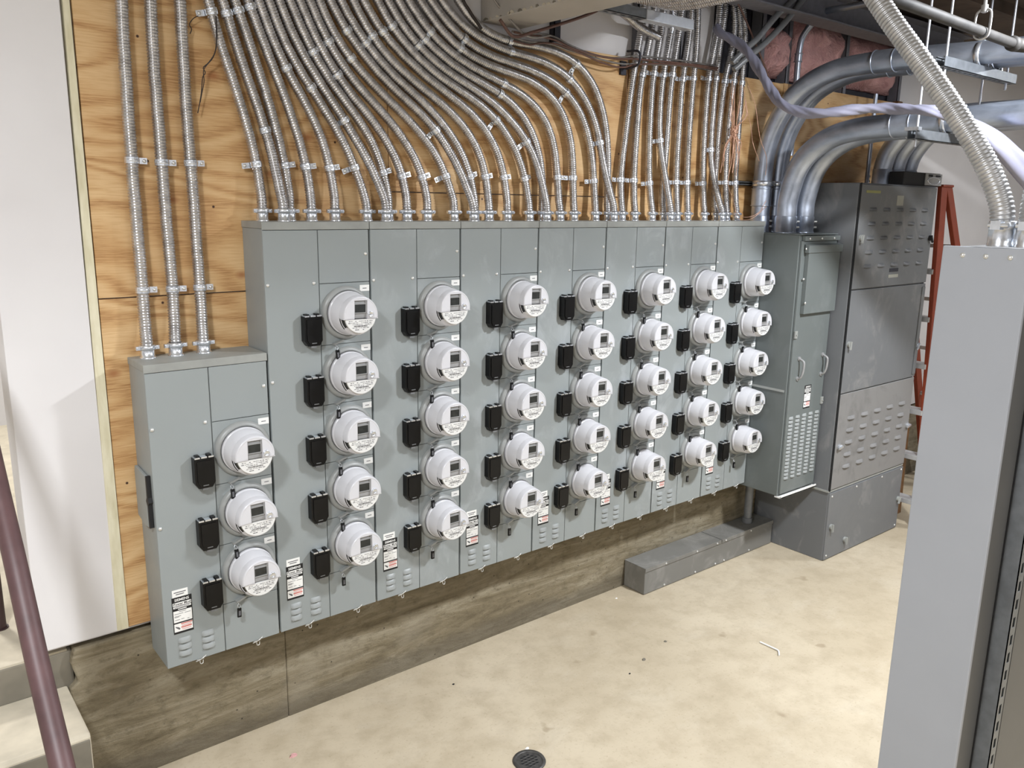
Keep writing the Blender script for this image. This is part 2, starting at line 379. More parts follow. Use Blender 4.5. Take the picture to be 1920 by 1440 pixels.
# back wall: framing behind, drywall, plywood backboard
wb = MB()
wb.box(-0.335, 2.90, 0.020, 0.15, 0.560, ZC); wb.box(2.90, 3.32, 0.10, 0.15, 0.560, ZC); wb.box(4.85, 8.2, 0.020, 0.15, 0.560, ZC)
wb.box(3.32, 4.85, 0.10, 0.15, 0.560, ZC); wb.box(2.90, 4.85, 0.020, 0.10, 0.560, 2.66)
back = struct(wb, 'wall_back', 'dry')
tag(MB().box(-0.337, -0.100, -0.004, 0.020, 0.574, ZC).build('drywall_panel', 'dry', back, 0.002), 'white drywall panel left of the plywood')
eg = MB(); xs = [0.0, 0.2, 0.45, 0.7, 1.0]
eg.hexa([(-0.104, -0.006, 0.575), (-0.068, -0.006, 0.575), (-0.068, 0.02, 0.575), (-0.104, 0.02, 0.575),
         (-0.089, -0.006, ZC), (-0.076, -0.006, ZC), (-0.076, 0.02, ZC), (-0.089, 0.02, ZC)])
tag(eg.build('taped_edge', 'plyedge', back), 'cream raw edge strip between drywall and plywood')
for x0, x1, z0, z1 in ((-0.067, 0.985, 1.702, ZC - .02), (-0.067, 0.985, 0.575, 1.698), (0.989, 2.268, 2.052, 2.68), (0.989, 2.268, 0.553, 2.048),
                       (2.296, 3.52, 1.462, 2.685), (2.296, 3.52, 0.553, 1.458), (3.524, 4.78, 0.9, 2.69), (3.524, 4.78, 0.553, 0.896)):
    MB().box(x0, x1, 0.0, 0.018, z0, z1).build('plywood_sheet', 'ply', back, 0.0015)
MB().box(2.24, 2.32, 0.0185, 0.0195, 0.553, 2.66).build('gap_batten', 'wood2', back)
MB().box(4.782, 4.84, -0.02, 0.02, 0.553, 2.70).build('wood_stud', 'wood2', back, 0.002)
MB().box(3.32, 4.85, 0.085, 0.099, 2.66, ZC).build('recess_shade_panel', 'darkmetal', back)  # dark sheet standing in for the shade behind the batts
MB().box(2.90, 3.32, 0.085, 0.099, 2.66, ZC).build('recess_shade_panel', 'darkmetal', back)  # dark sheet standing in for the shade in the open recess
for x in (1.80, 2.31, 2.62, 2.90, 3.30, 3.55, 4.15, 4.82):
    sd = MB(); y0 = -0.012 if x < 2.8 else 0.012
    sd.box(x, x + 0.004, y0, 0.085, 2.69, ZC); sd.box(x, x + 0.036, y0, y0 + 0.003, 2.69, ZC); sd.box(x, x + 0.036, 0.08, 0.085, 2.69, ZC)
    sd.build('steel_stud', 'steelbeam' if x > 2 else 'darkmetal', back)
# pink batts between the studs
rnd = random.Random(3)
def batt(name, x0, x1, z0, z1, label):
    nx, nz = 14, 8; vs = []; fs = []
    for j in range(nz + 1):
        for i in range(nx + 1):
            e = min(i, nx - i) / 3.0; g = min(j, nz - j) / 2.0; b = min(1, e) ** .5 * min(1, g) ** .5
            vs.append((x0 + (x1 - x0) * i / nx + rnd.uniform(-.003, .003), 0.06 - b * (0.085 + rnd.uniform(-.02, .03)), z0 + (z1 - z0) * j / nz + rnd.uniform(-.003, .003)))
    for j in range(nz):
        for i in range(nx): a = j * (nx + 1) + i; fs.append((a, a + 1, a + nx + 2, a + nx + 1))
    n = len(vs); vs += [(x0, .084, z0), (x1, .084, z0), (x1, .084, z1), (x0, .084, z1)]
    ring = list(range(nx + 1)); fs.append((n, n + 1) + tuple(reversed(ring)))
    ring = [nz * (nx + 1) + i for i in range(nx + 1)]; fs.append(tuple(ring) + (n + 2, n + 3))
    ring = [j * (nx + 1) for j in range(nz + 1)]; fs.append(tuple(ring) + (n + 3, n))
    ring = [j * (nx + 1) + nx for j in range(nz + 1)]; fs.append((n + 1, n + 2) + tuple(reversed(ring)))
    m = MB(); m.add(vs, fs, True); o = m.build(name, 'pink')
    tag(o, label, 'insulation', 'pink batts above the plywood')
batt('insulation_batt', 3.345, 3.54, 2.72, 2.98, 'narrow pink insulation batt left of the thin vertical conduit')
batt('insulation_batt', 3.60, 4.14, 2.72, 3.07, 'large bulging pink insulation batt above the steel elbows')
batt('insulation_batt', 4.20, 4.80, 2.74, 3.05, 'pink insulation batt nearest the right end of plywood')
# concrete beam crossing the ceiling
bmz = 2.72
bb = MB(); n = 22; rb = random.Random(5)
ys = [0.0 - 3.2 * i / n for i in range(n + 1)]
struct(MB().box(1.432, 1.634, -4.0, 0.018, bmz, ZC), 'ceiling_beam', 'beamc', bevel=0.004, label='pale rendered beam running out from the wall at the ceiling')
bmo = bpy.data.objects['ceiling_beam']
for i in range(16):
    y = -0.02 - 0.034 * i + rb.uniform(-.010, .010); s = rb.uniform(.005, .012); L = s * rb.uniform(.8, 1.8)
    q = [(y + L * math.cos(a) * rb.uniform(.7, 1.1), bmz + .002 + rb.uniform(0, .003) + s * max(0.0, math.sin(a)) * rb.uniform(.7, 1.1)) for a in np.linspace(0, 2 * math.pi, 9)[:-1]]
    MB().prism(q, 'x', 1.4295, 1.4345).build('plaster_chip', 'riser' if i % 3 == 0 else 'step', bmo)
MB().lathe([(0.0, .002), (.010, .002), (.013, 0)], (1.432, -.37, bmz + .035), (-1, 0, 0), (0, 1, 0), 14).build('plaster_patch', 'riser', bmo)
struct(MB().box(2.7, 5.2, -0.20, -0.19, 2.98, 3.10).box(2.7, 5.2, -0.26, -0.13, 2.972, 2.98).box(2.7, 5.2, -0.26, -0.13, 3.10, 3.108), 'ceiling_beam.001', 'steelbeam', label='grey steel beam under the ceiling above the pink insulation')
for i, y in enumerate((-0.7, -1.1, -1.5, -1.9)):
    MB().box(3.4, 8.2, y - .02, y + .02, ZC - 0.06, ZC).build('ceiling_joist', 'deck', bpy.data.objects['ceiling'])

# ------------------------------------------------------------------ meter cabinets
def tilt(o, rx=0, ry=0, rz=0): o.rotation_euler = (rx, ry, rz); return o
SCREW = MB().lathe([(0.0065, 0), (0.0062, .002), (0.004, .0042), (0, .005)], n=12).mesh('screw', 'screw')
def louver_mesh(w, h, d, mat='louver'):
    m = MB(); n = 8; vs = []; fs = []
    # domed slot: closed at the top, open and dark at the bottom
    for j, (z, dd) in enumerate(((h * .5, 0), (h * .25, d * .45), (-h * .2, d * .9), (-h * .5, d))):
        for i in range(n + 1):
            u = i / n * 2 - 1; e = max(0.0, 1 - abs(u) ** 4)
            vs.append((u * w * .5 * (0.86 + .14 * (j > 0)), -dd * e - .0004, z))
    for j in range(3):
        for i in range(n): a = j * (n + 1) + i; fs.append((a, a + 1, a + n + 2, a + n + 1))
    m.add(vs, fs, True); k = MB()
    m.prism([(-w * .46, -h * .5 - .002), (w * .46, -h * .5 - .002), (w * .46, -h * .5 + .002), (-w * .46, -h * .5 + .002)], 'y', -.0006, .0, mi=1)
    return m.mesh('louver', [mat, 'dark'])
LOUV = louver_mesh(0.043, 0.017, 0.0085)
def breaker_mesh():
    m = MB(); P = [(-.033, .050), (.033, .050), (.033, -.036), (.022, -.053), (-.022, -.053), (-.033, -.036)]
    m.prism(P, 'y', -.028, 0.0)
    m.prism([(-.025, .040), (.025, .040), (.025, -.032), (.016, -.046), (-.016, -.046), (-.025, -.032)], 'y', -.031, -.028)
    for x in (-.026, .012): m.box(x, x + .013, -.024, -.004, .050, .058)
    return m.mesh('circuit_breaker', 'black')
BRK = breaker_mesh()
BRKT = MB().box(-.031, -.014, -.0285, -.006, .0485, .0535).box(-.010, .009, -.0285, -.006, .0485, .0535).box(.014, .031, -.0285, -.006, .0485, .0535).mesh('terminal_strip', 'zinc')
BRKB = MB().box(-.010, .010, -.027, -.012, -.0600, -.0525).box(-.009, .009, -.0316, -.0306, -.0445, -.0415).mesh('locking_tab', 'greycable')
RING = MB().lathe([(.0955, 0), (.0955, .006), (.092, .0125), (.086, .0165), (.080, .0175), (.079, .012)], n=36).mesh('meter_ring', 'ring')
LATCH = MB().hexa([(-.004, -.020, -.004), (.032, -.016, .006), (.032, 0, .006), (-.004, 0, -.004), (-.004, -.020, .002), (.032, -.016, .013), (.032, 0, .013), (-.004, 0, .002)]).mesh('seal_latch', 'ring')
sl = MB(); sl.tube([(0, -.022, .002), (-.005, -.026, -.006), (0, -.027, -.014), (.005, -.026, -.006), (0, -.022, .002)], .0009, 5, step=.003)
sl.box(-.0065, .0065, -.031, -.024, -.046, -.014, mi=1); sl.box(-.0035, .0035, -.0315, -.0309, -.040, -.022, mi=2)
SEAL = sl.mesh('wire_seal', ['zinc', 'black', 'greyink'])
UNIT = MB().box(-.019, .019, -.0012, 0, -.011, .011, mi=0).box(-.008, .008, -.0015, -.001, -.002, .0005, mi=1).mesh('unit_sticker', ['paper', 'greyink'])
def text_mesh(body, size, mat, bold=False):
    c = bpy.data.curves.new('t', 'FONT'); c.body = body; c.size = size; c.extrude = 0.0001; c.align_x = 'CENTER'; c.align_y = 'CENTER'; c.resolution_u = 2
    if bold: c.offset = size * 0.018
    o = bpy.data.objects.new('t', c); COL.objects.link(o)
    dg = bpy.context.evaluated_depsgraph_get(); me = bpy.data.meshes.new_from_object(o.evaluated_get(dg))
    bpy.data.objects.remove(o); me.materials.clear(); me.materials.append(M[mat]); me.name = 'lettering'
    me.transform(Matrix.Rotation(math.radians(90), 4, 'X'))
    return me
TX_BRAND = text_mesh('SIEMENS', 0.0128, 'paper', True)
TX_LINE = text_mesh('Power Mod', 0.0118, 'ink', True)
# rating label: black card, white and red fields
rl = MB(); rl.box(-.0325, .0325, -.0008, 0, -.0655, .0655, mi=0)
rl.box(-.0300, .0300, -.0011, -.0007, .0350, .0465, mi=1); rl.box(-.0290, .0290, -.0011, -.0007, .0265, .0325, mi=1); rl.box(-.014, .014, -.0011, -.0007, .0205, .0235, mi=1)
rl.box(-.0300, .0300, -.0011, -.0007, -.0240, .0170, mi=1); rl.box(-.0300, .0300, -.0011, -.0007, -.0580, -.0290, mi=1)
for k, (x0, x1, z) in enumerate(((-.012, .012, .012), (-.027, .002, .005), (.006, .026, .0045), (-.027, -.006, -.003), (-.027, -.012, -.006), (-.026, -.010, -.016), (-.006, .004, -.0155), (.014, .02, -.019))):
    rl.box(x0, x1, -.0013, -.001, z, z + .0016, mi=2)
rl.box(-.008, .0295, -.0013, -.001, -.0335, -.0300, mi=3); rl.box(-.008, .027, -.0013, -.001, -.0465, -.0425, mi=3)
for z in (-.0375, -.0405, -.0505, -.0540): rl.box(-.006, .025, -.0013, -.001, z, z + .0011, mi=4)
rl.prism([(-.026, -.038), (-.016, -.042), (-.011, -.047), (-.013, -.052), (-.019, -.048), (-.026, -.041)], 'y', -.0013, -.001, mi=2)
rl.box(-.0255, .024, -.0013, -.001, .0285, .0303, mi=2)
RLAB = rl.mesh('rating_label', ['ink', 'paper', 'greyink', 'red', 'red'])
wl_ = MB(); wl_.box(-.0255, .0255, -.0008, 0, -.013, .013, mi=0); wl_.box(-.02, .019, -.0011, -.0007, .002, .005, mi=1); wl_.box(-.014, .013, -.0011, -.0007, -.005, -.002, mi=1)
WLAB = wl_.mesh('white_sticker', ['paper', 'greyink'])
cl = MB(); cl.box(-.012, .012, -.004, .02, -.0025, -.0005)
cl.tube([(-.016, -.006, -.004), (-.006, -.014, .002), (.006, -.018, .010), (.016, -.014, .014), (.018, -.010, .011)], .0016, 6, step=.004)
cl.tube([(.006, -.012, -.002), (.004, -.014, -.012), (-.004, -.014, -.012), (-.005, -.012, -.002)], .0013, 6, step=.003)
CLASP = cl.mesh('hasp', 'screw')
def make_cabinet(name, H, ncell):
    """origin: lower left corner of the front, at the wall"""
    c = empty(name); W = CW; g = 0.004
    # hollow-looking carcass a little behind the front
    MB().box(g, W - g, -CDEP + .006, -0.001, 0.0, H).build('carcass', 'cab', c, 0.002)
    MB().prism([(-.001, H), (-.001, H + .022), (-CDEP - .003, H + .022), (-CDEP - .003, H - .004), (-CDEP - .0005, H - .004), (-CDEP - .0005, H)], 'x', .0015, W - .0015).build('top_lid', 'lid', c, 0.0015)
    y0, y1 = -CDEP, -CDEP + .006
    MB().box(g, .1985, y0, y1, 0.0, H - .006).build('breaker_door', 'cab', c, 0.0012)
    zt = H - .190
    MB().box(.2015, W - g, y0, y1, zt + .0015, H - .006).build('upper_panel', 'cab', c, 0.0012)
    zb = zt - .217 * ncell
    MB().box(.2015, W - g, y0, y1, 0.0, zb - .001).build('lower_panel', 'cab', c, 0.0012)
    for k in range(ncell):
        z1 = zt - .217 * k; z0 = z1 - .217
        p = MB().box(.2015, W - g, y0, y1, z0 + .001, z1 - .001).build('meter_cover', 'cab', c, 0.0010)
        link('meter_ring', RING, p, loc=(.298, y0, z1 - .105))
        link('unit_sticker', UNIT, p, loc=(.376, y0, z1 - .022))
        link('seal_latch', LATCH, p, loc=(.246, y0, z0 + .004))
        s = link('wire_seal', SEAL, p, loc=(.246, y0, z0 - .002)); s.rotation_euler = (0, random.uniform(-.12, .12), 0)
        b = link('circuit_breaker', BRK, c, 0.0, loc=(.160, y0, z1 - .157))
        link('terminal_strip', BRKT, b); link('locking_tab', BRKB, b)
    for x, z in ((.014, zt + .004), (.180, zt + .004), (.383, zt + .100), (.015, zt - .327)):
        link('screw', SCREW, c, loc=(x, y0, z))
    for x in (.065, .143):
        for z in (.090, .066, .042): link('louver', LOUV, c, loc=(x, y0, z))
    r = link('rating_label', RLAB, c, loc=(.0645, y0, .1815))
    link('lettering', TX_BRAND, r, loc=(0, -.0012, .0555)); link('lettering', TX_LINE, r, loc=(0, -.0013, .0407))
    link('white_sticker', WLAB, c, loc=(.0605, y0, .2605))
    for x in (.112, .312): link('hasp', CLASP, c, loc=(x, y0 + .003, 0))
    return c
# ------------------------------------------------------------------ one electricity meter
def make_meter():
    m = empty('electricity_meter')
    b = MB(); b.lathe([(.0, -.004), (.0785, .0), (.0785, .013), (.0775, .016), (.0765, .016), (.0755, .020), (.0705, .075), (.068, .078), (0.0, .078)], n=40)
    b.build('meter_base', 'white', m)
    # upper hood: white shell over the top half, cut a little below the middle
    h = MB(); a0, a1 = -8.0, 188.0
    prof = [(.0705, .074), (.0675, .097), (.0655, .1015), (.0625, .1030), (.0600, .1015)]
    h.lathe(prof, n=34, a0=a0, a1=a1)
    r = .0602; zc = -.0085
    arc = [(r * math.cos(math.radians(a0 + (a1 - a0) * i / 34)), r * math.sin(math.radians(a0 + (a1 - a0) * i / 34))) for i in range(35)]
    L = [q for q in arc if q[0] < -.0255]; R = [q for q in arc if q[0] > .0245]; T = [q for q in arc if -.0255 <= q[0] <= .0245 and q[1] > 0]
    h.prism(R + [(.0245, math.sqrt(r * r - .0245 ** 2)), (.0245, zc)], 'y', -.1015, -.078)
    h.prism([(-.0255, zc), (-.0255, math.sqrt(r * r - .0255 ** 2))] + L, 'y', -.1015, -.078)
    h.prism([(.0245, .0535)] + [(.0245, math.sqrt(r * r - .0245 ** 2))] + T + [(-.0255, math.sqrt(r * r - .0255 ** 2)), (-.0255, .0535)], 'y', -.1015, -.078)
    for sgn, a in ((1, a0), (-1, a1)):
        x0 = .0245 if sgn > 0 else -.0255; x1 = .068 * math.cos(math.radians(a))
        h.box(min(x0, x1), max(x0, x1), -.1005, -.074, zc - .003, zc)
    h.build('meter_hood', 'white', m)
    d = MB(); d.box(-.0253, .0243, -.0945, -.078, zc, .0533); d.box(-.0253, .0243, -.0985, -.094, .0395, .0425); d.box(-.0253, .0243, -.0985, -.094, .0085, .0115); d.box(.0195, .0243, -.0985, -.094, .0085, .0533); d.box(-.0253, -.0225, -.0985, -.094, .0085, .0533)
    dd = d.build('display_panel', 'frame', m)
    MB().box(-.0225, .0195, -.0962, -.0944, .0115, .0395).build('lcd_screen', 'lcd', dd)
    k = MB(); pr = .060
    pl = [(pr * math.cos(math.radians(t)), pr * math.sin(math.radians(t))) for t in np.linspace(192, 348, 22)] + [(.052, -.0125), (-.052, -.0125)]
    k.prism(pl, 'y', -.0980, -.078)
    n = k.build('nameplate', 'paper', m)
    q = MB(); rr = random.Random(11)
    for z, x0, x1 in ((-.0185, -.046, .046), (-.0245, -.048, .044), (-.0300, -.042, .042), (-.0420, -.032, .032), (-.0480, -.022, .022)):
        x = x0
        while x < x1:
            wd = rr.uniform(.002, .010)
            if rr.random() < .75: q.box(x, min(x1, x + wd), -.0985, -.0979, z - rr.uniform(.0004, .0014), z + .0009)
            x += wd + rr.uniform(.001, .004)
    x = -.026
    while x < .026:
        wd = rr.uniform(.0006, .0018); q.box(x, x + wd, -.0985, -.0979, -.0385, -.0335); x += wd + rr.uniform(.0006, .0016)
    q.build('print', 'greyink', n)
    s = MB(); s.lathe([(.0705, .0745), (.0700, .0775), (.0610, .0785), (.0605, .0900)], n=14, a0=186, a1=222); s.build('side_slot', 'black', m)
    g = MB(); g.lathe([(.0700, .078), (.0668, .097), (.0645, .1005), (.058, .1015), (.0, .1018)], n=30, a0=188.5, a1=351.5); g.build('clear_cover', 'glass', m)
    p = MB(); p.lathe([(.0105, 0), (.0105, .005), (.0085, .007), (.0075, .0055), (.0, .0055)], (.0365, -.1005, .0045), n=18); o = p.build('optical_port', 'zinc', m)
    return m
RUNS={
 'c1':([(0.269,-0.0300,2.816),(0.273,-0.0300,2.797),(0.278,-0.0300,2.775),(0.285,-0.0300,2.752),(0.292,-0.0300,2.727),(0.301,-0.0300,2.701),(0.309,-0.0300,2.675),(0.316,-0.0300,2.648),(0.323,-0.0300,2.621),(0.330,-0.0300,2.594),(0.336,-0.0300,2.567),(0.343,-0.0300,2.540),(0.350,-0.0300,2.513),(0.357,-0.0300,2.487),(0.366,-0.0300,2.460),(0.374,-0.0300,2.433),(0.383,-0.0300,2.407),(0.391,-0.0300,2.380),(0.399,-0.0300,2.353),(0.407,-0.0300,2.326),(0.415,-0.0300,2.299),(0.422,-0.0301,2.272),(0.429,-0.0302,2.245),(0.436,-0.0304,2.218),(0.442,-0.0309,2.190),(0.447,-0.0318,2.163),(0.451,-0.0333,2.135),(0.454,-0.0355,2.108),(0.456,-0.0386,2.080),(0.457,-0.0424,2.053),(0.459,-0.0466,2.025),(0.457,-0.0533,1.998),(0.456,-0.0550,1.970)],[((0.331,-0.030,2.589),-1),((0.457,-0.030,2.128),-1)]),
 'c2':([(0.297,-0.0300,2.841),(0.305,-0.0300,2.814),(0.313,-0.0300,2.787),(0.322,-0.0300,2.761),(0.331,-0.0300,2.734),(0.341,-0.0300,2.709),(0.350,-0.0300,2.683),(0.359,-0.0300,2.657),(0.368,-0.0300,2.631),(0.376,-0.0300,2.605),(0.384,-0.0300,2.578),(0.391,-0.0300,2.552),(0.399,-0.0300,2.525),(0.407,-0.0300,2.499),(0.415,-0.0300,2.472),(0.424,-0.0300,2.446),(0.432,-0.0300,2.420),(0.441,-0.0301,2.394),(0.450,-0.0302,2.367),(0.459,-0.0304,2.341),(0.467,-0.0309,2.315),(0.475,-0.0319,2.289),(0.482,-0.0335,2.262),(0.489,-0.0360,2.236),(0.495,-0.0395,2.210),(0.499,-0.0443,2.183),(0.503,-0.0501,2.157),(0.505,-0.0568,2.130),(0.507,-0.0641,2.104),(0.509,-0.0718,2.078),(0.510,-0.0796,2.051),(0.512,-0.0875,2.025),(0.515,-0.0916,1.998),(0.516,-0.0920,1.970)],[((0.378,-0.030,2.597),0),((0.494,-0.030,2.240),0)]),
 'c3':([(0.332,-0.0300,2.844),(0.340,-0.0300,2.817),(0.348,-0.0300,2.791),(0.357,-0.0300,2.766),(0.367,-0.0300,2.740),(0.377,-0.0300,2.714),(0.387,-0.0300,2.689),(0.398,-0.0300,2.663),(0.408,-0.0300,2.638),(0.417,-0.0300,2.612),(0.426,-0.0300,2.586),(0.435,-0.0300,2.560),(0.444,-0.0300,2.533),(0.452,-0.0300,2.507),(0.461,-0.0300,2.481),(0.469,-0.0300,2.455),(0.478,-0.0300,2.428),(0.486,-0.0300,2.402),(0.495,-0.0300,2.376),(0.502,-0.0300,2.349),(0.510,-0.0300,2.323),(0.517,-0.0300,2.296),(0.524,-0.0300,2.269),(0.530,-0.0301,2.243),(0.537,-0.0302,2.216),(0.542,-0.0304,2.189),(0.547,-0.0307,2.162),(0.552,-0.0313,2.135),(0.556,-0.0322,2.107),(0.559,-0.0333,2.080),(0.562,-0.0348,2.053),(0.564,-0.0364,2.025),(0.563,-0.0379,1.998),(0.563,-0.0380,1.970)],[((0.419,-0.030,2.611),0),((0.553,-0.030,2.130),1)]),
 'c4':([(0.367,-0.0300,2.848),(0.377,-0.0300,2.821),(0.387,-0.0300,2.795),(0.398,-0.0300,2.769),(0.409,-0.0300,2.743),(0.420,-0.0300,2.717),(0.431,-0.0300,2.691),(0.442,-0.0300,2.666),(0.453,-0.0300,2.640),(0.463,-0.0300,2.613),(0.473,-0.0300,2.587),(0.483,-0.0300,2.561),(0.493,-0.0300,2.535),(0.504,-0.0300,2.509),(0.514,-0.0300,2.482),(0.525,-0.0300,2.456),(0.535,-0.0300,2.430),(0.546,-0.0300,2.404),(0.556,-0.0300,2.378),(0.566,-0.0300,2.351),(0.576,-0.0300,2.325),(0.585,-0.0300,2.298),(0.594,-0.0301,2.271),(0.603,-0.0302,2.244),(0.611,-0.0306,2.218),(0.618,-0.0312,2.190),(0.624,-0.0323,2.163),(0.629,-0.0340,2.136),(0.633,-0.0366,2.108),(0.636,-0.0400,2.081),(0.637,-0.0441,2.053),(0.638,-0.0486,2.026),(0.637,-0.0538,1.998),(0.637,-0.0550,1.970)],[((0.460,-0.030,2.622),0),((0.638,-0.030,2.126),1)]),
 'c5':([(0.402,-0.0300,2.853),(0.412,-0.0300,2.827),(0.423,-0.0300,2.800),(0.433,-0.0300,2.774),(0.444,-0.0300,2.748),(0.456,-0.0300,2.722),(0.467,-0.0300,2.696),(0.478,-0.0300,2.670),(0.489,-0.0300,2.644),(0.499,-0.0300,2.618),(0.509,-0.0300,2.592),(0.519,-0.0300,2.566),(0.530,-0.0300,2.540),(0.542,-0.0300,2.514),(0.554,-0.0300,2.489),(0.567,-0.0300,2.464),(0.581,-0.0300,2.440),(0.595,-0.0300,2.415),(0.610,-0.0300,2.391),(0.625,-0.0300,2.367),(0.639,-0.0300,2.343),(0.653,-0.0300,2.318),(0.666,-0.0300,2.293),(0.678,-0.0301,2.268),(0.690,-0.0302,2.242),(0.700,-0.0305,2.216),(0.708,-0.0311,2.190),(0.715,-0.0321,2.163),(0.721,-0.0338,2.136),(0.725,-0.0362,2.108),(0.728,-0.0395,2.081),(0.730,-0.0435,2.053),(0.731,-0.0478,2.026),(0.729,-0.0535,1.998),(0.728,-0.0550,1.970)],[((0.572,-0.030,2.446),0),((0.727,-0.030,2.128),1)]),
 'c6':([(0.437,-0.0300,2.859),(0.448,-0.0300,2.832),(0.458,-0.0300,2.806),(0.469,-0.0300,2.780),(0.479,-0.0300,2.755),(0.491,-0.0300,2.729),(0.502,-0.0300,2.704),(0.512,-0.0300,2.679),(0.523,-0.0300,2.653),(0.533,-0.0300,2.628),(0.543,-0.0300,2.602),(0.554,-0.0300,2.577),(0.565,-0.0300,2.552),(0.577,-0.0300,2.527),(0.591,-0.0300,2.503),(0.605,-0.0300,2.479),(0.620,-0.0300,2.456),(0.635,-0.0300,2.433),(0.651,-0.0300,2.411),(0.668,-0.0300,2.388),(0.684,-0.0300,2.366),(0.700,-0.0300,2.343),(0.716,-0.0300,2.320),(0.732,-0.0300,2.298),(0.748,-0.0300,2.275),(0.762,-0.0301,2.251),(0.777,-0.0302,2.228),(0.790,-0.0305,2.204),(0.803,-0.0311,2.179),(0.814,-0.0322,2.154),(0.824,-0.0340,2.129),(0.833,-0.0365,2.103),(0.841,-0.0399,2.077),(0.848,-0.0440,2.051),(0.854,-0.0486,2.025),(0.857,-0.0537,1.998),(0.858,-0.0550,1.970)],[((0.665,-0.030,2.395),0),((0.828,-0.030,2.131),-1)]),
 'c7':([(0.473,-0.0300,2.864),(0.483,-0.0300,2.838),(0.493,-0.0300,2.811),(0.504,-0.0300,2.785),(0.515,-0.0300,2.759),(0.527,-0.0300,2.733),(0.538,-0.0300,2.707),(0.550,-0.0300,2.681),(0.561,-0.0300,2.655),(0.572,-0.0300,2.629),(0.583,-0.0300,2.604),(0.595,-0.0300,2.578),(0.608,-0.0300,2.553),(0.622,-0.0300,2.529),(0.636,-0.0300,2.505),(0.651,-0.0300,2.481),(0.667,-0.0300,2.458),(0.684,-0.0300,2.435),(0.700,-0.0301,2.412),(0.717,-0.0302,2.389),(0.734,-0.0304,2.367),(0.751,-0.0308,2.344),(0.768,-0.0316,2.322),(0.784,-0.0330,2.299),(0.799,-0.0351,2.276),(0.814,-0.0380,2.252),(0.828,-0.0418,2.228),(0.842,-0.0464,2.204),(0.854,-0.0518,2.180),(0.866,-0.0577,2.155),(0.877,-0.0639,2.130),(0.886,-0.0702,2.104),(0.896,-0.0766,2.078),(0.904,-0.0828,2.052),(0.912,-0.0890,2.026),(0.917,-0.0916,1.998),(0.919,-0.0920,1.970)],[((0.794,-0.030,2.295),-1)]),
 'c8':([(0.508,-0.0300,2.869),(0.518,-0.0300,2.843),(0.529,-0.0300,2.817),(0.540,-0.0300,2.791),(0.551,-0.0300,2.765),(0.562,-0.0300,2.740),(0.574,-0.0300,2.715),(0.585,-0.0300,2.689),(0.597,-0.0300,2.664),(0.609,-0.0300,2.639),(0.621,-0.0300,2.614),(0.633,-0.0300,2.589),(0.646,-0.0300,2.565),(0.659,-0.0300,2.541),(0.674,-0.0300,2.517),(0.689,-0.0300,2.493),(0.704,-0.0300,2.471),(0.721,-0.0300,2.448),(0.738,-0.0300,2.426),(0.756,-0.0300,2.405),(0.774,-0.0300,2.384),(0.792,-0.0300,2.363),(0.810,-0.0300,2.342),(0.829,-0.0300,2.321),(0.846,-0.0300,2.300),(0.863,-0.0300,2.278),(0.879,-0.0300,2.256),(0.894,-0.0301,2.233),(0.907,-0.0302,2.209),(0.919,-0.0303,2.184),(0.929,-0.0307,2.159),(0.938,-0.0312,2.133),(0.945,-0.0321,2.106),(0.951,-0.0332,2.080),(0.956,-0.0345,2.053),(0.960,-0.0360,2.026),(0.960,-0.0375,1.998),(0.960,-0.0380,1.970)],[((0.674,-0.030,2.512),0),((0.949,-0.030,2.122),1)]),
 'c9':([(0.543,-0.0300,2.875),(0.553,-0.0300,2.849),(0.564,-0.0300,2.823),(0.575,-0.0300,2.797),(0.586,-0.0300,2.771),(0.598,-0.0300,2.745),(0.610,-0.0300,2.720),(0.621,-0.0300,2.694),(0.633,-0.0300,2.669),(0.645,-0.0300,2.644),(0.657,-0.0300,2.619),(0.670,-0.0300,2.594),(0.683,-0.0300,2.569),(0.697,-0.0300,2.545),(0.712,-0.0300,2.522),(0.727,-0.0300,2.499),(0.744,-0.0300,2.476),(0.761,-0.0300,2.454),(0.779,-0.0300,2.433),(0.797,-0.0300,2.412),(0.816,-0.0300,2.391),(0.835,-0.0300,2.371),(0.855,-0.0300,2.352),(0.875,-0.0300,2.332),(0.894,-0.0300,2.312),(0.913,-0.0300,2.292),(0.932,-0.0300,2.270),(0.949,-0.0301,2.249),(0.965,-0.0302,2.226),(0.980,-0.0306,2.203),(0.994,-0.0312,2.180),(1.006,-0.0323,2.155),(1.016,-0.0340,2.130),(1.023,-0.0365,2.105),(1.028,-0.0397,2.078),(1.032,-0.0436,2.052),(1.034,-0.0478,2.025),(1.032,-0.0537,1.998),(1.032,-0.0550,1.970)],[((0.761,-0.030,2.448),0),((1.035,-0.030,2.115),1)]),
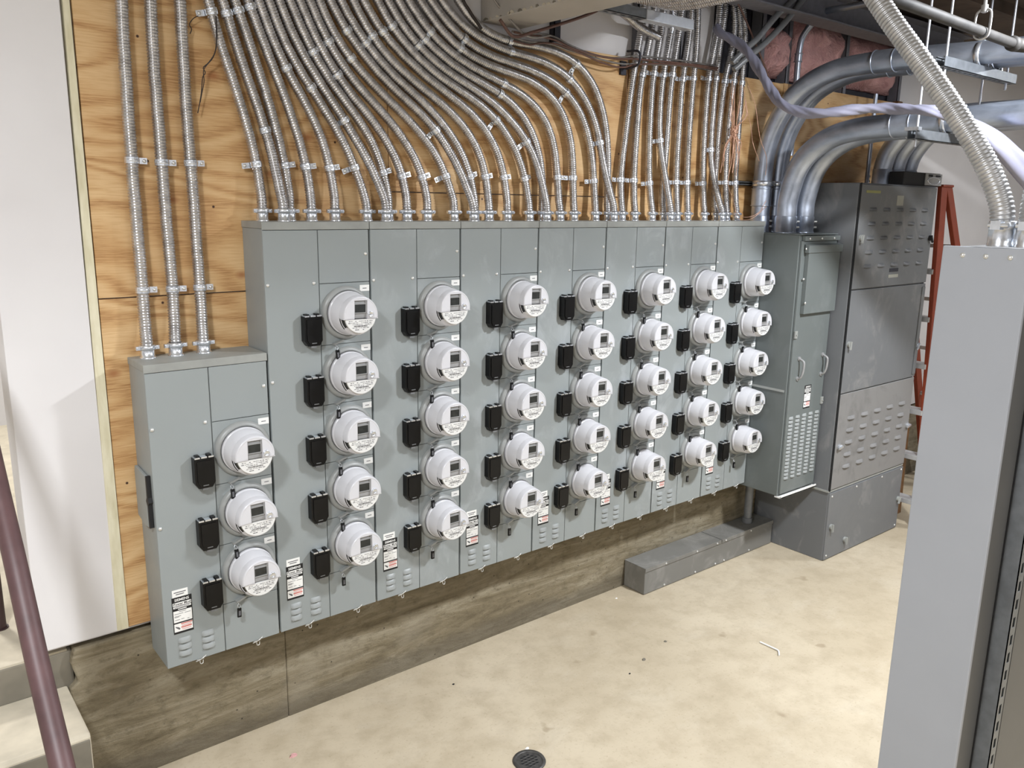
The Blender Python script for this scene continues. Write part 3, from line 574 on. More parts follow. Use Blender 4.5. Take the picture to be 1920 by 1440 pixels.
 'c10':([(0.578,-0.0300,2.880),(0.589,-0.0300,2.854),(0.599,-0.0300,2.829),(0.610,-0.0300,2.803),(0.621,-0.0300,2.778),(0.633,-0.0300,2.752),(0.644,-0.0300,2.727),(0.656,-0.0300,2.702),(0.668,-0.0300,2.678),(0.680,-0.0300,2.653),(0.692,-0.0300,2.628),(0.705,-0.0300,2.604),(0.718,-0.0300,2.581),(0.733,-0.0300,2.557),(0.748,-0.0300,2.534),(0.764,-0.0300,2.512),(0.781,-0.0300,2.491),(0.799,-0.0300,2.470),(0.817,-0.0300,2.450),(0.837,-0.0300,2.430),(0.857,-0.0300,2.411),(0.877,-0.0300,2.393),(0.898,-0.0300,2.375),(0.919,-0.0300,2.357),(0.940,-0.0300,2.339),(0.960,-0.0300,2.321),(0.980,-0.0300,2.302),(1.000,-0.0300,2.282),(1.019,-0.0300,2.262),(1.036,-0.0301,2.241),(1.053,-0.0303,2.220),(1.069,-0.0306,2.198),(1.084,-0.0312,2.175),(1.096,-0.0324,2.151),(1.107,-0.0342,2.127),(1.114,-0.0367,2.102),(1.120,-0.0401,2.077),(1.124,-0.0440,2.051),(1.127,-0.0484,2.025),(1.125,-0.0538,1.998),(1.124,-0.0550,1.970)],[((0.732,-0.030,2.556),0),((1.127,-0.030,2.112),1)]),
 'c11':([(0.614,-0.0300,2.885),(0.624,-0.0300,2.860),(0.635,-0.0300,2.834),(0.646,-0.0300,2.809),(0.657,-0.0300,2.784),(0.668,-0.0300,2.758),(0.680,-0.0300,2.733),(0.692,-0.0300,2.708),(0.704,-0.0300,2.684),(0.716,-0.0300,2.659),(0.728,-0.0300,2.635),(0.742,-0.0300,2.611),(0.756,-0.0300,2.588),(0.772,-0.0300,2.566),(0.789,-0.0300,2.544),(0.807,-0.0300,2.524),(0.826,-0.0300,2.504),(0.845,-0.0300,2.485),(0.866,-0.0300,2.466),(0.887,-0.0300,2.448),(0.908,-0.0300,2.431),(0.930,-0.0300,2.414),(0.952,-0.0300,2.397),(0.974,-0.0300,2.380),(0.996,-0.0300,2.364),(1.019,-0.0300,2.347),(1.040,-0.0300,2.330),(1.062,-0.0300,2.313),(1.083,-0.0300,2.295),(1.103,-0.0300,2.277),(1.123,-0.0300,2.258),(1.143,-0.0301,2.238),(1.161,-0.0303,2.218),(1.178,-0.0307,2.196),(1.194,-0.0314,2.174),(1.207,-0.0326,2.151),(1.219,-0.0344,2.127),(1.229,-0.0371,2.102),(1.237,-0.0405,2.077),(1.244,-0.0445,2.051),(1.251,-0.0488,2.025),(1.251,-0.0539,1.998),(1.251,-0.0550,1.970)],[((0.819,-0.030,2.505),0),((1.232,-0.030,2.122),-1)]),
 'c12':([(0.650,-0.0300,2.888),(0.661,-0.0300,2.862),(0.671,-0.0300,2.837),(0.683,-0.0300,2.811),(0.695,-0.0300,2.786),(0.707,-0.0300,2.761),(0.720,-0.0300,2.736),(0.733,-0.0300,2.711),(0.747,-0.0300,2.687),(0.762,-0.0300,2.663),(0.777,-0.0300,2.640),(0.793,-0.0300,2.617),(0.811,-0.0300,2.595),(0.829,-0.0300,2.574),(0.848,-0.0300,2.553),(0.867,-0.0300,2.533),(0.888,-0.0300,2.513),(0.908,-0.0300,2.494),(0.929,-0.0300,2.475),(0.951,-0.0300,2.458),(0.974,-0.0300,2.440),(0.996,-0.0300,2.424),(1.019,-0.0300,2.408),(1.043,-0.0300,2.392),(1.066,-0.0301,2.376),(1.089,-0.0302,2.360),(1.112,-0.0304,2.344),(1.134,-0.0308,2.326),(1.155,-0.0316,2.308),(1.175,-0.0330,2.289),(1.193,-0.0350,2.269),(1.211,-0.0378,2.247),(1.227,-0.0415,2.225),(1.241,-0.0461,2.202),(1.255,-0.0514,2.178),(1.266,-0.0573,2.154),(1.277,-0.0635,2.129),(1.287,-0.0699,2.103),(1.295,-0.0763,2.077),(1.304,-0.0826,2.051),(1.312,-0.0888,2.025),(1.319,-0.0916,1.998),(1.322,-0.0920,1.970)],[((0.803,-0.030,2.598),0),((1.187,-0.030,2.290),-1)]),
 'c13':([(0.686,-0.0300,2.892),(0.697,-0.0300,2.866),(0.708,-0.0300,2.841),(0.719,-0.0300,2.816),(0.731,-0.0300,2.792),(0.744,-0.0300,2.767),(0.758,-0.0300,2.743),(0.772,-0.0300,2.719),(0.787,-0.0300,2.695),(0.802,-0.0300,2.672),(0.817,-0.0300,2.649),(0.834,-0.0300,2.627),(0.851,-0.0300,2.605),(0.869,-0.0300,2.584),(0.887,-0.0300,2.564),(0.907,-0.0300,2.544),(0.927,-0.0300,2.525),(0.948,-0.0300,2.507),(0.970,-0.0300,2.490),(0.992,-0.0300,2.473),(1.015,-0.0300,2.457),(1.038,-0.0300,2.442),(1.061,-0.0300,2.427),(1.084,-0.0300,2.412),(1.107,-0.0300,2.397),(1.130,-0.0300,2.381),(1.153,-0.0300,2.364),(1.174,-0.0300,2.347),(1.196,-0.0300,2.330),(1.216,-0.0300,2.311),(1.236,-0.0300,2.291),(1.254,-0.0300,2.271),(1.272,-0.0300,2.250),(1.289,-0.0301,2.228),(1.304,-0.0302,2.205),(1.318,-0.0304,2.182),(1.329,-0.0308,2.157),(1.340,-0.0315,2.132),(1.348,-0.0324,2.106),(1.355,-0.0336,2.079),(1.360,-0.0350,2.053),(1.365,-0.0365,2.026),(1.367,-0.0377,1.998),(1.367,-0.0380,1.970)],[((0.878,-0.030,2.565),0),((1.353,-0.030,2.120),1)]),
 'c14':([(0.722,-0.0300,2.894),(0.736,-0.0300,2.870),(0.750,-0.0300,2.845),(0.764,-0.0300,2.821),(0.778,-0.0300,2.797),(0.793,-0.0300,2.772),(0.807,-0.0300,2.748),(0.821,-0.0300,2.724),(0.836,-0.0300,2.700),(0.850,-0.0300,2.676),(0.866,-0.0300,2.653),(0.882,-0.0300,2.630),(0.899,-0.0300,2.608),(0.917,-0.0300,2.587),(0.936,-0.0300,2.567),(0.956,-0.0300,2.548),(0.978,-0.0300,2.530),(1.000,-0.0300,2.513),(1.023,-0.0300,2.497),(1.046,-0.0300,2.482),(1.070,-0.0300,2.467),(1.094,-0.0300,2.453),(1.118,-0.0300,2.439),(1.143,-0.0300,2.425),(1.167,-0.0300,2.411),(1.192,-0.0300,2.397),(1.216,-0.0300,2.383),(1.239,-0.0300,2.368),(1.262,-0.0300,2.352),(1.284,-0.0300,2.335),(1.306,-0.0300,2.317),(1.325,-0.0300,2.298),(1.344,-0.0300,2.278),(1.361,-0.0301,2.256),(1.377,-0.0303,2.234),(1.390,-0.0306,2.210),(1.402,-0.0313,2.185),(1.411,-0.0325,2.160),(1.418,-0.0344,2.134),(1.423,-0.0370,2.107),(1.426,-0.0405,2.080),(1.427,-0.0446,2.053),(1.428,-0.0490,2.026),(1.428,-0.0540,1.998),(1.428,-0.0550,1.970)],[((0.903,-0.030,2.590),0),((1.431,-0.030,2.122),1)]),
 'c15':([(0.760,-0.0300,2.898),(0.774,-0.0300,2.874),(0.788,-0.0300,2.850),(0.802,-0.0300,2.826),(0.816,-0.0300,2.802),(0.831,-0.0300,2.778),(0.846,-0.0300,2.755),(0.861,-0.0300,2.731),(0.877,-0.0300,2.708),(0.893,-0.0300,2.686),(0.910,-0.0300,2.664),(0.927,-0.0300,2.642),(0.946,-0.0300,2.622),(0.966,-0.0300,2.603),(0.986,-0.0300,2.584),(1.008,-0.0300,2.567),(1.030,-0.0300,2.550),(1.052,-0.0300,2.534),(1.076,-0.0300,2.519),(1.099,-0.0300,2.504),(1.123,-0.0300,2.489),(1.147,-0.0300,2.475),(1.172,-0.0300,2.462),(1.196,-0.0300,2.449),(1.221,-0.0300,2.436),(1.246,-0.0300,2.423),(1.271,-0.0300,2.410),(1.295,-0.0300,2.397),(1.319,-0.0300,2.383),(1.343,-0.0300,2.369),(1.365,-0.0300,2.353),(1.387,-0.0300,2.336),(1.408,-0.0300,2.318),(1.427,-0.0300,2.299),(1.445,-0.0300,2.278),(1.462,-0.0301,2.256),(1.477,-0.0303,2.233),(1.490,-0.0306,2.209),(1.500,-0.0314,2.185),(1.509,-0.0326,2.159),(1.516,-0.0345,2.133),(1.520,-0.0372,2.106),(1.523,-0.0407,2.080),(1.525,-0.0449,2.052),(1.526,-0.0494,2.025),(1.524,-0.0541,1.998),(1.524,-0.0550,1.970)],[((0.943,-0.030,2.615),0),((1.527,-0.030,2.123),1)]),
 'c16':([(0.813,-0.0300,2.906),(0.827,-0.0300,2.882),(0.842,-0.0300,2.859),(0.857,-0.0300,2.835),(0.872,-0.0300,2.811),(0.886,-0.0300,2.788),(0.901,-0.0300,2.764),(0.916,-0.0300,2.741),(0.932,-0.0300,2.718),(0.948,-0.0300,2.695),(0.964,-0.0300,2.673),(0.981,-0.0300,2.652),(1.000,-0.0300,2.631),(1.019,-0.0300,2.612),(1.040,-0.0300,2.593),(1.061,-0.0300,2.576),(1.083,-0.0300,2.559),(1.105,-0.0300,2.543),(1.129,-0.0300,2.528),(1.152,-0.0300,2.514),(1.176,-0.0300,2.500),(1.201,-0.0300,2.487),(1.226,-0.0300,2.475),(1.251,-0.0300,2.464),(1.277,-0.0300,2.453),(1.302,-0.0300,2.442),(1.328,-0.0300,2.431),(1.353,-0.0300,2.420),(1.378,-0.0300,2.408),(1.403,-0.0300,2.395),(1.426,-0.0300,2.381),(1.449,-0.0300,2.366),(1.471,-0.0300,2.350),(1.493,-0.0300,2.333),(1.513,-0.0300,2.314),(1.532,-0.0300,2.294),(1.550,-0.0301,2.274),(1.567,-0.0302,2.252),(1.583,-0.0304,2.230),(1.596,-0.0308,2.207),(1.608,-0.0316,2.183),(1.618,-0.0329,2.158),(1.626,-0.0349,2.132),(1.632,-0.0376,2.106),(1.637,-0.0412,2.079),(1.640,-0.0454,2.052),(1.643,-0.0499,2.025),(1.644,-0.0541,1.998),(1.645,-0.0550,1.970)],[((0.983,-0.030,2.639),0),((1.481,-0.030,2.352),-1),((1.637,-0.031,2.118),1)]),
 'c17':([(0.852,-0.0300,2.910),(0.868,-0.0300,2.887),(0.883,-0.0300,2.863),(0.898,-0.0300,2.839),(0.913,-0.0300,2.816),(0.928,-0.0300,2.792),(0.944,-0.0300,2.769),(0.959,-0.0300,2.746),(0.975,-0.0300,2.723),(0.992,-0.0300,2.701),(1.009,-0.0300,2.679),(1.027,-0.0300,2.658),(1.047,-0.0300,2.638),(1.067,-0.0300,2.619),(1.088,-0.0300,2.601),(1.109,-0.0300,2.584),(1.132,-0.0300,2.568),(1.155,-0.0300,2.553),(1.179,-0.0300,2.539),(1.204,-0.0300,2.525),(1.229,-0.0300,2.513),(1.254,-0.0300,2.501),(1.280,-0.0300,2.490),(1.305,-0.0300,2.480),(1.331,-0.0300,2.469),(1.357,-0.0300,2.459),(1.383,-0.0300,2.448),(1.409,-0.0300,2.437),(1.434,-0.0300,2.425),(1.459,-0.0300,2.412),(1.483,-0.0300,2.399),(1.507,-0.0300,2.384),(1.530,-0.0301,2.369),(1.552,-0.0302,2.352),(1.574,-0.0305,2.335),(1.595,-0.0310,2.317),(1.614,-0.0319,2.297),(1.632,-0.0335,2.277),(1.648,-0.0358,2.255),(1.662,-0.0391,2.233),(1.674,-0.0433,2.209),(1.683,-0.0485,2.184),(1.691,-0.0544,2.159),(1.696,-0.0609,2.133),(1.700,-0.0677,2.106),(1.703,-0.0746,2.080),(1.706,-0.0814,2.053),(1.708,-0.0882,2.026),(1.711,-0.0915,1.998),(1.712,-0.0920,1.970)],[((1.095,-0.030,2.585),0),((1.645,-0.030,2.278),-1)]),
 'c18':([(0.892,-0.0300,2.915),(0.908,-0.0300,2.892),(0.923,-0.0300,2.868),(0.939,-0.0300,2.845),(0.955,-0.0300,2.822),(0.971,-0.0300,2.798),(0.987,-0.0300,2.775),(1.003,-0.0300,2.752),(1.020,-0.0300,2.730),(1.037,-0.0300,2.708),(1.055,-0.0300,2.687),(1.074,-0.0300,2.666),(1.094,-0.0300,2.647),(1.115,-0.0300,2.628),(1.136,-0.0300,2.611),(1.159,-0.0300,2.594),(1.182,-0.0300,2.579),(1.207,-0.0300,2.565),(1.231,-0.0300,2.552),(1.256,-0.0300,2.539),(1.282,-0.0300,2.528),(1.308,-0.0300,2.517),(1.335,-0.0300,2.507),(1.361,-0.0300,2.498),(1.388,-0.0300,2.489),(1.414,-0.0300,2.480),(1.441,-0.0300,2.470),(1.467,-0.0300,2.461),(1.493,-0.0300,2.450),(1.518,-0.0300,2.439),(1.543,-0.0300,2.426),(1.567,-0.0300,2.412),(1.589,-0.0300,2.396),(1.611,-0.0300,2.379),(1.630,-0.0300,2.360),(1.648,-0.0300,2.339),(1.665,-0.0300,2.317),(1.679,-0.0300,2.294),(1.692,-0.0300,2.270),(1.703,-0.0301,2.244),(1.713,-0.0302,2.218),(1.720,-0.0305,2.192),(1.726,-0.0309,2.165),(1.730,-0.0315,2.137),(1.733,-0.0323,2.110),(1.734,-0.0334,2.082),(1.734,-0.0347,2.054),(1.734,-0.0360,2.026),(1.733,-0.0375,1.998),(1.733,-0.0380,1.970)],[((1.126,-0.030,2.609),0),((1.501,-0.030,2.452),0)]),
 'c19':([(0.932,-0.0300,2.919),(0.948,-0.0300,2.896),(0.964,-0.0300,2.874),(0.979,-0.0300,2.851),(0.995,-0.0300,2.828),(1.011,-0.0300,2.805),(1.028,-0.0300,2.783),(1.044,-0.0300,2.761),(1.061,-0.0300,2.739),(1.079,-0.0300,2.718),(1.098,-0.0300,2.698),(1.117,-0.0300,2.678),(1.137,-0.0300,2.660),(1.158,-0.0300,2.642),(1.180,-0.0300,2.625),(1.202,-0.0300,2.610),(1.226,-0.0300,2.595),(1.250,-0.0300,2.582),(1.274,-0.0300,2.570),(1.300,-0.0300,2.559),(1.325,-0.0300,2.549),(1.351,-0.0300,2.539),(1.377,-0.0300,2.531),(1.404,-0.0300,2.523),(1.430,-0.0300,2.515),(1.457,-0.0300,2.508),(1.483,-0.0300,2.500),(1.510,-0.0300,2.493),(1.536,-0.0300,2.484),(1.563,-0.0300,2.476),(1.588,-0.0300,2.466),(1.614,-0.0300,2.456),(1.638,-0.0300,2.444),(1.662,-0.0300,2.431),(1.685,-0.0300,2.416),(1.706,-0.0300,2.400),(1.726,-0.0300,2.382),(1.744,-0.0300,2.362),(1.760,-0.0300,2.340),(1.773,-0.0300,2.317),(1.785,-0.0301,2.293),(1.794,-0.0302,2.268),(1.802,-0.0304,2.242),(1.808,-0.0309,2.215),(1.812,-0.0318,2.188),(1.815,-0.0332,2.161),(1.817,-0.0353,2.134),(1.818,-0.0381,2.106),(1.819,-0.0417,2.079),(1.818,-0.0459,2.052),(1.818,-0.0505,2.025),(1.821,-0.0542,1.998),(1.823,-0.0550,1.970)],[((1.152,-0.030,2.639),0),((1.515,-0.030,2.494),0),((1.822,-0.031,2.125),1)]),
 'c20':([(0.978,-0.0300,2.925),(0.994,-0.0300,2.902),(1.011,-0.0300,2.879),(1.027,-0.0300,2.856),(1.044,-0.0300,2.834),(1.060,-0.0300,2.811),(1.077,-0.0300,2.789),(1.095,-0.0300,2.767),(1.113,-0.0300,2.746),(1.132,-0.0300,2.726),(1.152,-0.0300,2.706),(1.172,-0.0300,2.687),(1.193,-0.0300,2.668),(1.215,-0.0300,2.651),(1.238,-0.0300,2.635),(1.261,-0.0300,2.620),(1.285,-0.0300,2.607),(1.310,-0.0300,2.595),(1.335,-0.0300,2.584),(1.361,-0.0300,2.575),(1.388,-0.0300,2.567),(1.415,-0.0300,2.560),(1.442,-0.0300,2.554),(1.469,-0.0300,2.549),(1.497,-0.0300,2.544),(1.525,-0.0300,2.540),(1.552,-0.0300,2.536),(1.580,-0.0300,2.531),(1.608,-0.0300,2.526),(1.635,-0.0300,2.521),(1.662,-0.0300,2.514),(1.688,-0.0300,2.505),(1.714,-0.0300,2.495),(1.739,-0.0300,2.484),(1.762,-0.0300,2.470),(1.785,-0.0300,2.455),(1.806,-0.0300,2.438),(1.825,-0.0300,2.418),(1.842,-0.0300,2.397),(1.857,-0.0300,2.375),(1.870,-0.0300,2.351),(1.882,-0.0300,2.326),(1.891,-0.0301,2.300),(1.899,-0.0301,2.274),(1.904,-0.0303,2.247),(1.908,-0.0308,2.219),(1.911,-0.0315,2.192),(1.912,-0.0327,2.164),(1.913,-0.0345,2.136),(1.912,-0.0370,2.109),(1.911,-0.0402,2.081),(1.910,-0.0439,2.053),(1.908,-0.0478,2.025),(1.907,-0.0531,1.998),(1.907,-0.0550,1.970)],[((1.291,-0.030,2.591),0),((1.915,-0.031,2.123),-1)]),
 'c21':([(1.022,-0.0300,2.930),(1.039,-0.0300,2.907),(1.056,-0.0300,2.884),(1.072,-0.0300,2.862),(1.090,-0.0300,2.839),(1.107,-0.0300,2.817),(1.124,-0.0300,2.795),(1.143,-0.0300,2.774),(1.161,-0.0300,2.753),(1.181,-0.0300,2.733),(1.202,-0.0300,2.714),(1.223,-0.0300,2.696),(1.245,-0.0300,2.679),(1.269,-0.0300,2.664),(1.292,-0.0300,2.649),(1.317,-0.0300,2.636),(1.342,-0.0300,2.624),(1.368,-0.0300,2.614),(1.394,-0.0300,2.605),(1.421,-0.0300,2.598),(1.449,-0.0300,2.592),(1.476,-0.0300,2.586),(1.504,-0.0300,2.582),(1.532,-0.0300,2.578),(1.560,-0.0300,2.574),(1.588,-0.0300,2.570),(1.616,-0.0300,2.566),(1.644,-0.0300,2.562),(1.671,-0.0300,2.556),(1.699,-0.0300,2.550),(1.726,-0.0300,2.543),(1.753,-0.0300,2.535),(1.779,-0.0300,2.526),(1.805,-0.0300,2.515),(1.830,-0.0300,2.503),(1.854,-0.0300,2.490),(1.877,-0.0300,2.475),(1.899,-0.0300,2.458),(1.920,-0.0300,2.440),(1.939,-0.0300,2.420),(1.956,-0.0300,2.398),(1.971,-0.0300,2.375),(1.985,-0.0300,2.351),(1.997,-0.0300,2.326),(2.007,-0.0301,2.301),(2.016,-0.0301,2.274),(2.023,-0.0303,2.247),(2.029,-0.0307,2.220),(2.034,-0.0314,2.192),(2.038,-0.0327,2.165),(2.040,-0.0345,2.137),(2.042,-0.0370,2.109),(2.042,-0.0403,2.081),(2.042,-0.0440,2.054),(2.042,-0.0481,2.026),(2.041,-0.0532,1.998),(2.041,-0.0550,1.970)],[((1.313,-0.030,2.631),0),((1.866,-0.030,2.493),-1),((2.045,-0.031,2.123),-1)]),
 'c22':([(1.066,-0.0300,2.934),(1.083,-0.0300,2.912),(1.100,-0.0300,2.890),(1.118,-0.0300,2.868),(1.135,-0.0300,2.846),(1.152,-0.0300,2.825),(1.170,-0.0300,2.803),(1.189,-0.0300,2.783),(1.208,-0.0300,2.763),(1.228,-0.0300,2.744),(1.249,-0.0300,2.727),(1.271,-0.0300,2.711),(1.294,-0.0300,2.696),(1.318,-0.0300,2.683),(1.343,-0.0300,2.671),(1.369,-0.0300,2.660),(1.395,-0.0300,2.651),(1.421,-0.0300,2.643),(1.448,-0.0300,2.636),(1.475,-0.0300,2.630),(1.502,-0.0300,2.625),(1.530,-0.0300,2.621),(1.557,-0.0300,2.618),(1.585,-0.0300,2.615),(1.613,-0.0300,2.613),(1.641,-0.0300,2.610),(1.668,-0.0300,2.607),(1.696,-0.0300,2.603),(1.723,-0.0300,2.599),(1.750,-0.0300,2.593),(1.777,-0.0300,2.586),(1.803,-0.0300,2.578),(1.829,-0.0300,2.569),(1.854,-0.0300,2.558),(1.878,-0.0300,2.545),(1.901,-0.0300,2.531),(1.924,-0.0300,2.515),(1.945,-0.0300,2.498),(1.965,-0.0300,2.479),(1.984,-0.0300,2.459),(2.001,-0.0300,2.438),(2.017,-0.0301,2.416),(2.031,-0.0302,2.393),(2.044,-0.0306,2.369),(2.055,-0.0312,2.344),(2.064,-0.0323,2.318),(2.071,-0.0341,2.292),(2.077,-0.0367,2.265),(2.082,-0.0403,2.238),(2.086,-0.0448,2.211),(2.090,-0.0502,2.185),(2.094,-0.0561,2.158),(2.098,-0.0625,2.131),(2.103,-0.0690,2.105),(2.107,-0.0754,2.078),(2.112,-0.0818,2.051),(2.118,-0.0880,2.025),(2.123,-0.0914,1.998),(2.124,-0.0920,1.970)],[((1.548,-0.030,2.617),0),((1.883,-0.030,2.552),1),((2.077,-0.030,2.293),-1)]),
 'c23':([(1.150,-0.0300,2.949),(1.167,-0.0300,2.927),(1.183,-0.0300,2.904),(1.200,-0.0300,2.881),(1.217,-0.0300,2.859),(1.234,-0.0300,2.836),(1.251,-0.0300,2.814),(1.269,-0.0300,2.793),(1.287,-0.0300,2.772),(1.307,-0.0300,2.752),(1.327,-0.0300,2.734),(1.349,-0.0300,2.718),(1.372,-0.0300,2.704),(1.397,-0.0300,2.692),(1.422,-0.0300,2.681),(1.448,-0.0300,2.673),(1.475,-0.0300,2.667),(1.502,-0.0300,2.662),(1.529,-0.0300,2.659),(1.557,-0.0300,2.657),(1.585,-0.0300,2.656),(1.613,-0.0300,2.656),(1.641,-0.0300,2.656),(1.669,-0.0300,2.656),(1.697,-0.0300,2.655),(1.725,-0.0300,2.654),(1.753,-0.0300,2.651),(1.780,-0.0300,2.648),(1.808,-0.0300,2.643),(1.835,-0.0300,2.638),(1.862,-0.0300,2.631),(1.888,-0.0300,2.622),(1.914,-0.0300,2.612),(1.939,-0.0300,2.600),(1.962,-0.0300,2.586),(1.984,-0.0300,2.569),(2.005,-0.0300,2.552),(2.024,-0.0300,2.532),(2.041,-0.0300,2.511),(2.056,-0.0300,2.488),(2.070,-0.0300,2.464),(2.082,-0.0300,2.439),(2.093,-0.0300,2.414),(2.102,-0.0300,2.387),(2.110,-0.0300,2.361),(2.116,-0.0300,2.333),(2.122,-0.0300,2.306),(2.126,-0.0300,2.278),(2.129,-0.0301,2.251),(2.132,-0.0302,2.223),(2.134,-0.0305,2.195),(2.135,-0.0309,2.167),(2.135,-0.0315,2.138),(2.135,-0.0324,2.110),(2.135,-0.0336,2.082),(2.135,-0.0349,2.054),(2.134,-0.0364,2.026),(2.136,-0.0376,1.998),(2.137,-0.0380,1.970)],[((1.542,-0.030,2.649),0),((1.924,-0.030,2.618),-1)]),
 's1':([(2.327,-0.0300,3.009),(2.326,-0.0300,2.981),(2.326,-0.0300,2.954),(2.325,-0.0300,2.926),(2.323,-0.0300,2.899),(2.322,-0.0300,2.871),(2.319,-0.0300,2.844),(2.316,-0.0300,2.816),(2.313,-0.0300,2.789),(2.309,-0.0300,2.762),(2.304,-0.0300,2.734),(2.299,-0.0300,2.707),(2.294,-0.0300,2.680),(2.288,-0.0300,2.653),(2.282,-0.0300,2.626),(2.277,-0.0300,2.599),(2.272,-0.0300,2.572),(2.268,-0.0300,2.545),(2.264,-0.0300,2.517),(2.260,-0.0300,2.490),(2.257,-0.0300,2.463),(2.254,-0.0300,2.435),(2.250,-0.0300,2.408),(2.247,-0.0300,2.380),(2.244,-0.0300,2.353),(2.241,-0.0300,2.325),(2.237,-0.0301,2.298),(2.234,-0.0302,2.271),(2.230,-0.0304,2.243),(2.227,-0.0309,2.216),(2.224,-0.0318,2.188),(2.221,-0.0332,2.161),(2.219,-0.0353,2.134),(2.217,-0.0381,2.106),(2.216,-0.0416,2.079),(2.215,-0.0456,2.052),(2.214,-0.0498,2.025),(2.216,-0.0537,1.997),(2.216,-0.0550,1.970)],[((2.217,-0.031,2.123),-1)]),
 's2':([(2.405,-0.0300,3.009),(2.404,-0.0300,2.981),(2.402,-0.0300,2.954),(2.400,-0.0300,2.926),(2.398,-0.0300,2.899),(2.395,-0.0300,2.871),(2.391,-0.0300,2.844),(2.386,-0.0300,2.817),(2.381,-0.0300,2.790),(2.375,-0.0300,2.763),(2.369,-0.0300,2.736),(2.362,-0.0300,2.709),(2.356,-0.0300,2.682),(2.349,-0.0300,2.656),(2.343,-0.0300,2.629),(2.337,-0.0300,2.602),(2.333,-0.0300,2.575),(2.329,-0.0300,2.547),(2.326,-0.0300,2.520),(2.324,-0.0300,2.493),(2.322,-0.0300,2.465),(2.321,-0.0300,2.437),(2.320,-0.0300,2.410),(2.318,-0.0300,2.382),(2.317,-0.0300,2.354),(2.316,-0.0300,2.327),(2.315,-0.0301,2.299),(2.314,-0.0302,2.272),(2.313,-0.0304,2.244),(2.312,-0.0309,2.216),(2.311,-0.0318,2.189),(2.310,-0.0332,2.161),(2.308,-0.0352,2.134),(2.307,-0.0380,2.107),(2.306,-0.0414,2.079),(2.304,-0.0453,2.052),(2.303,-0.0495,2.025),(2.304,-0.0536,1.997),(2.304,-0.0550,1.970)],[((2.331,-0.030,2.604),0),((2.310,-0.032,2.123),-1)]),
 's3':([(2.466,-0.0300,3.018),(2.465,-0.0300,2.990),(2.465,-0.0300,2.962),(2.464,-0.0300,2.935),(2.462,-0.0300,2.907),(2.460,-0.0300,2.879),(2.457,-0.0300,2.852),(2.453,-0.0300,2.824),(2.449,-0.0300,2.797),(2.444,-0.0300,2.770),(2.439,-0.0300,2.742),(2.433,-0.0300,2.715),(2.428,-0.0300,2.688),(2.423,-0.0300,2.661),(2.418,-0.0300,2.633),(2.414,-0.0300,2.606),(2.411,-0.0300,2.579),(2.409,-0.0300,2.551),(2.408,-0.0300,2.523),(2.407,-0.0300,2.495),(2.407,-0.0300,2.468),(2.406,-0.0300,2.440),(2.407,-0.0300,2.412),(2.407,-0.0300,2.384),(2.407,-0.0300,2.356),(2.408,-0.0300,2.329),(2.409,-0.0301,2.301),(2.410,-0.0302,2.273),(2.411,-0.0305,2.245),(2.412,-0.0311,2.218),(2.413,-0.0320,2.190),(2.415,-0.0335,2.162),(2.416,-0.0355,2.135),(2.418,-0.0383,2.107),(2.420,-0.0417,2.080),(2.421,-0.0455,2.052),(2.423,-0.0496,2.025),(2.426,-0.0536,1.998),(2.427,-0.0550,1.970)],[((2.411,-0.030,2.622),-1),((2.417,-0.032,2.121),-1)]),
 's4':([(2.534,-0.0300,3.016),(2.533,-0.0300,2.988),(2.533,-0.0300,2.960),(2.532,-0.0300,2.932),(2.530,-0.0300,2.904),(2.528,-0.0300,2.876),(2.525,-0.0300,2.849),(2.522,-0.0300,2.821),(2.517,-0.0300,2.793),(2.512,-0.0300,2.766),(2.507,-0.0300,2.738),(2.501,-0.0300,2.711),(2.495,-0.0300,2.684),(2.489,-0.0300,2.657),(2.485,-0.0300,2.629),(2.481,-0.0300,2.602),(2.478,-0.0300,2.574),(2.476,-0.0300,2.546),(2.474,-0.0300,2.518),(2.473,-0.0300,2.490),(2.473,-0.0301,2.462),(2.473,-0.0302,2.434),(2.473,-0.0304,2.407),(2.475,-0.0309,2.379),(2.477,-0.0318,2.351),(2.480,-0.0332,2.324),(2.484,-0.0353,2.296),(2.488,-0.0383,2.269),(2.492,-0.0422,2.242),(2.496,-0.0470,2.215),(2.499,-0.0524,2.188),(2.501,-0.0584,2.161),(2.504,-0.0645,2.134),(2.506,-0.0708,2.106),(2.508,-0.0769,2.079),(2.511,-0.0830,2.052),(2.513,-0.0889,2.025),(2.520,-0.0914,1.998),(2.522,-0.0920,1.970)],[((2.479,-0.030,2.626),-1),((2.477,-0.030,2.316),-1)]),
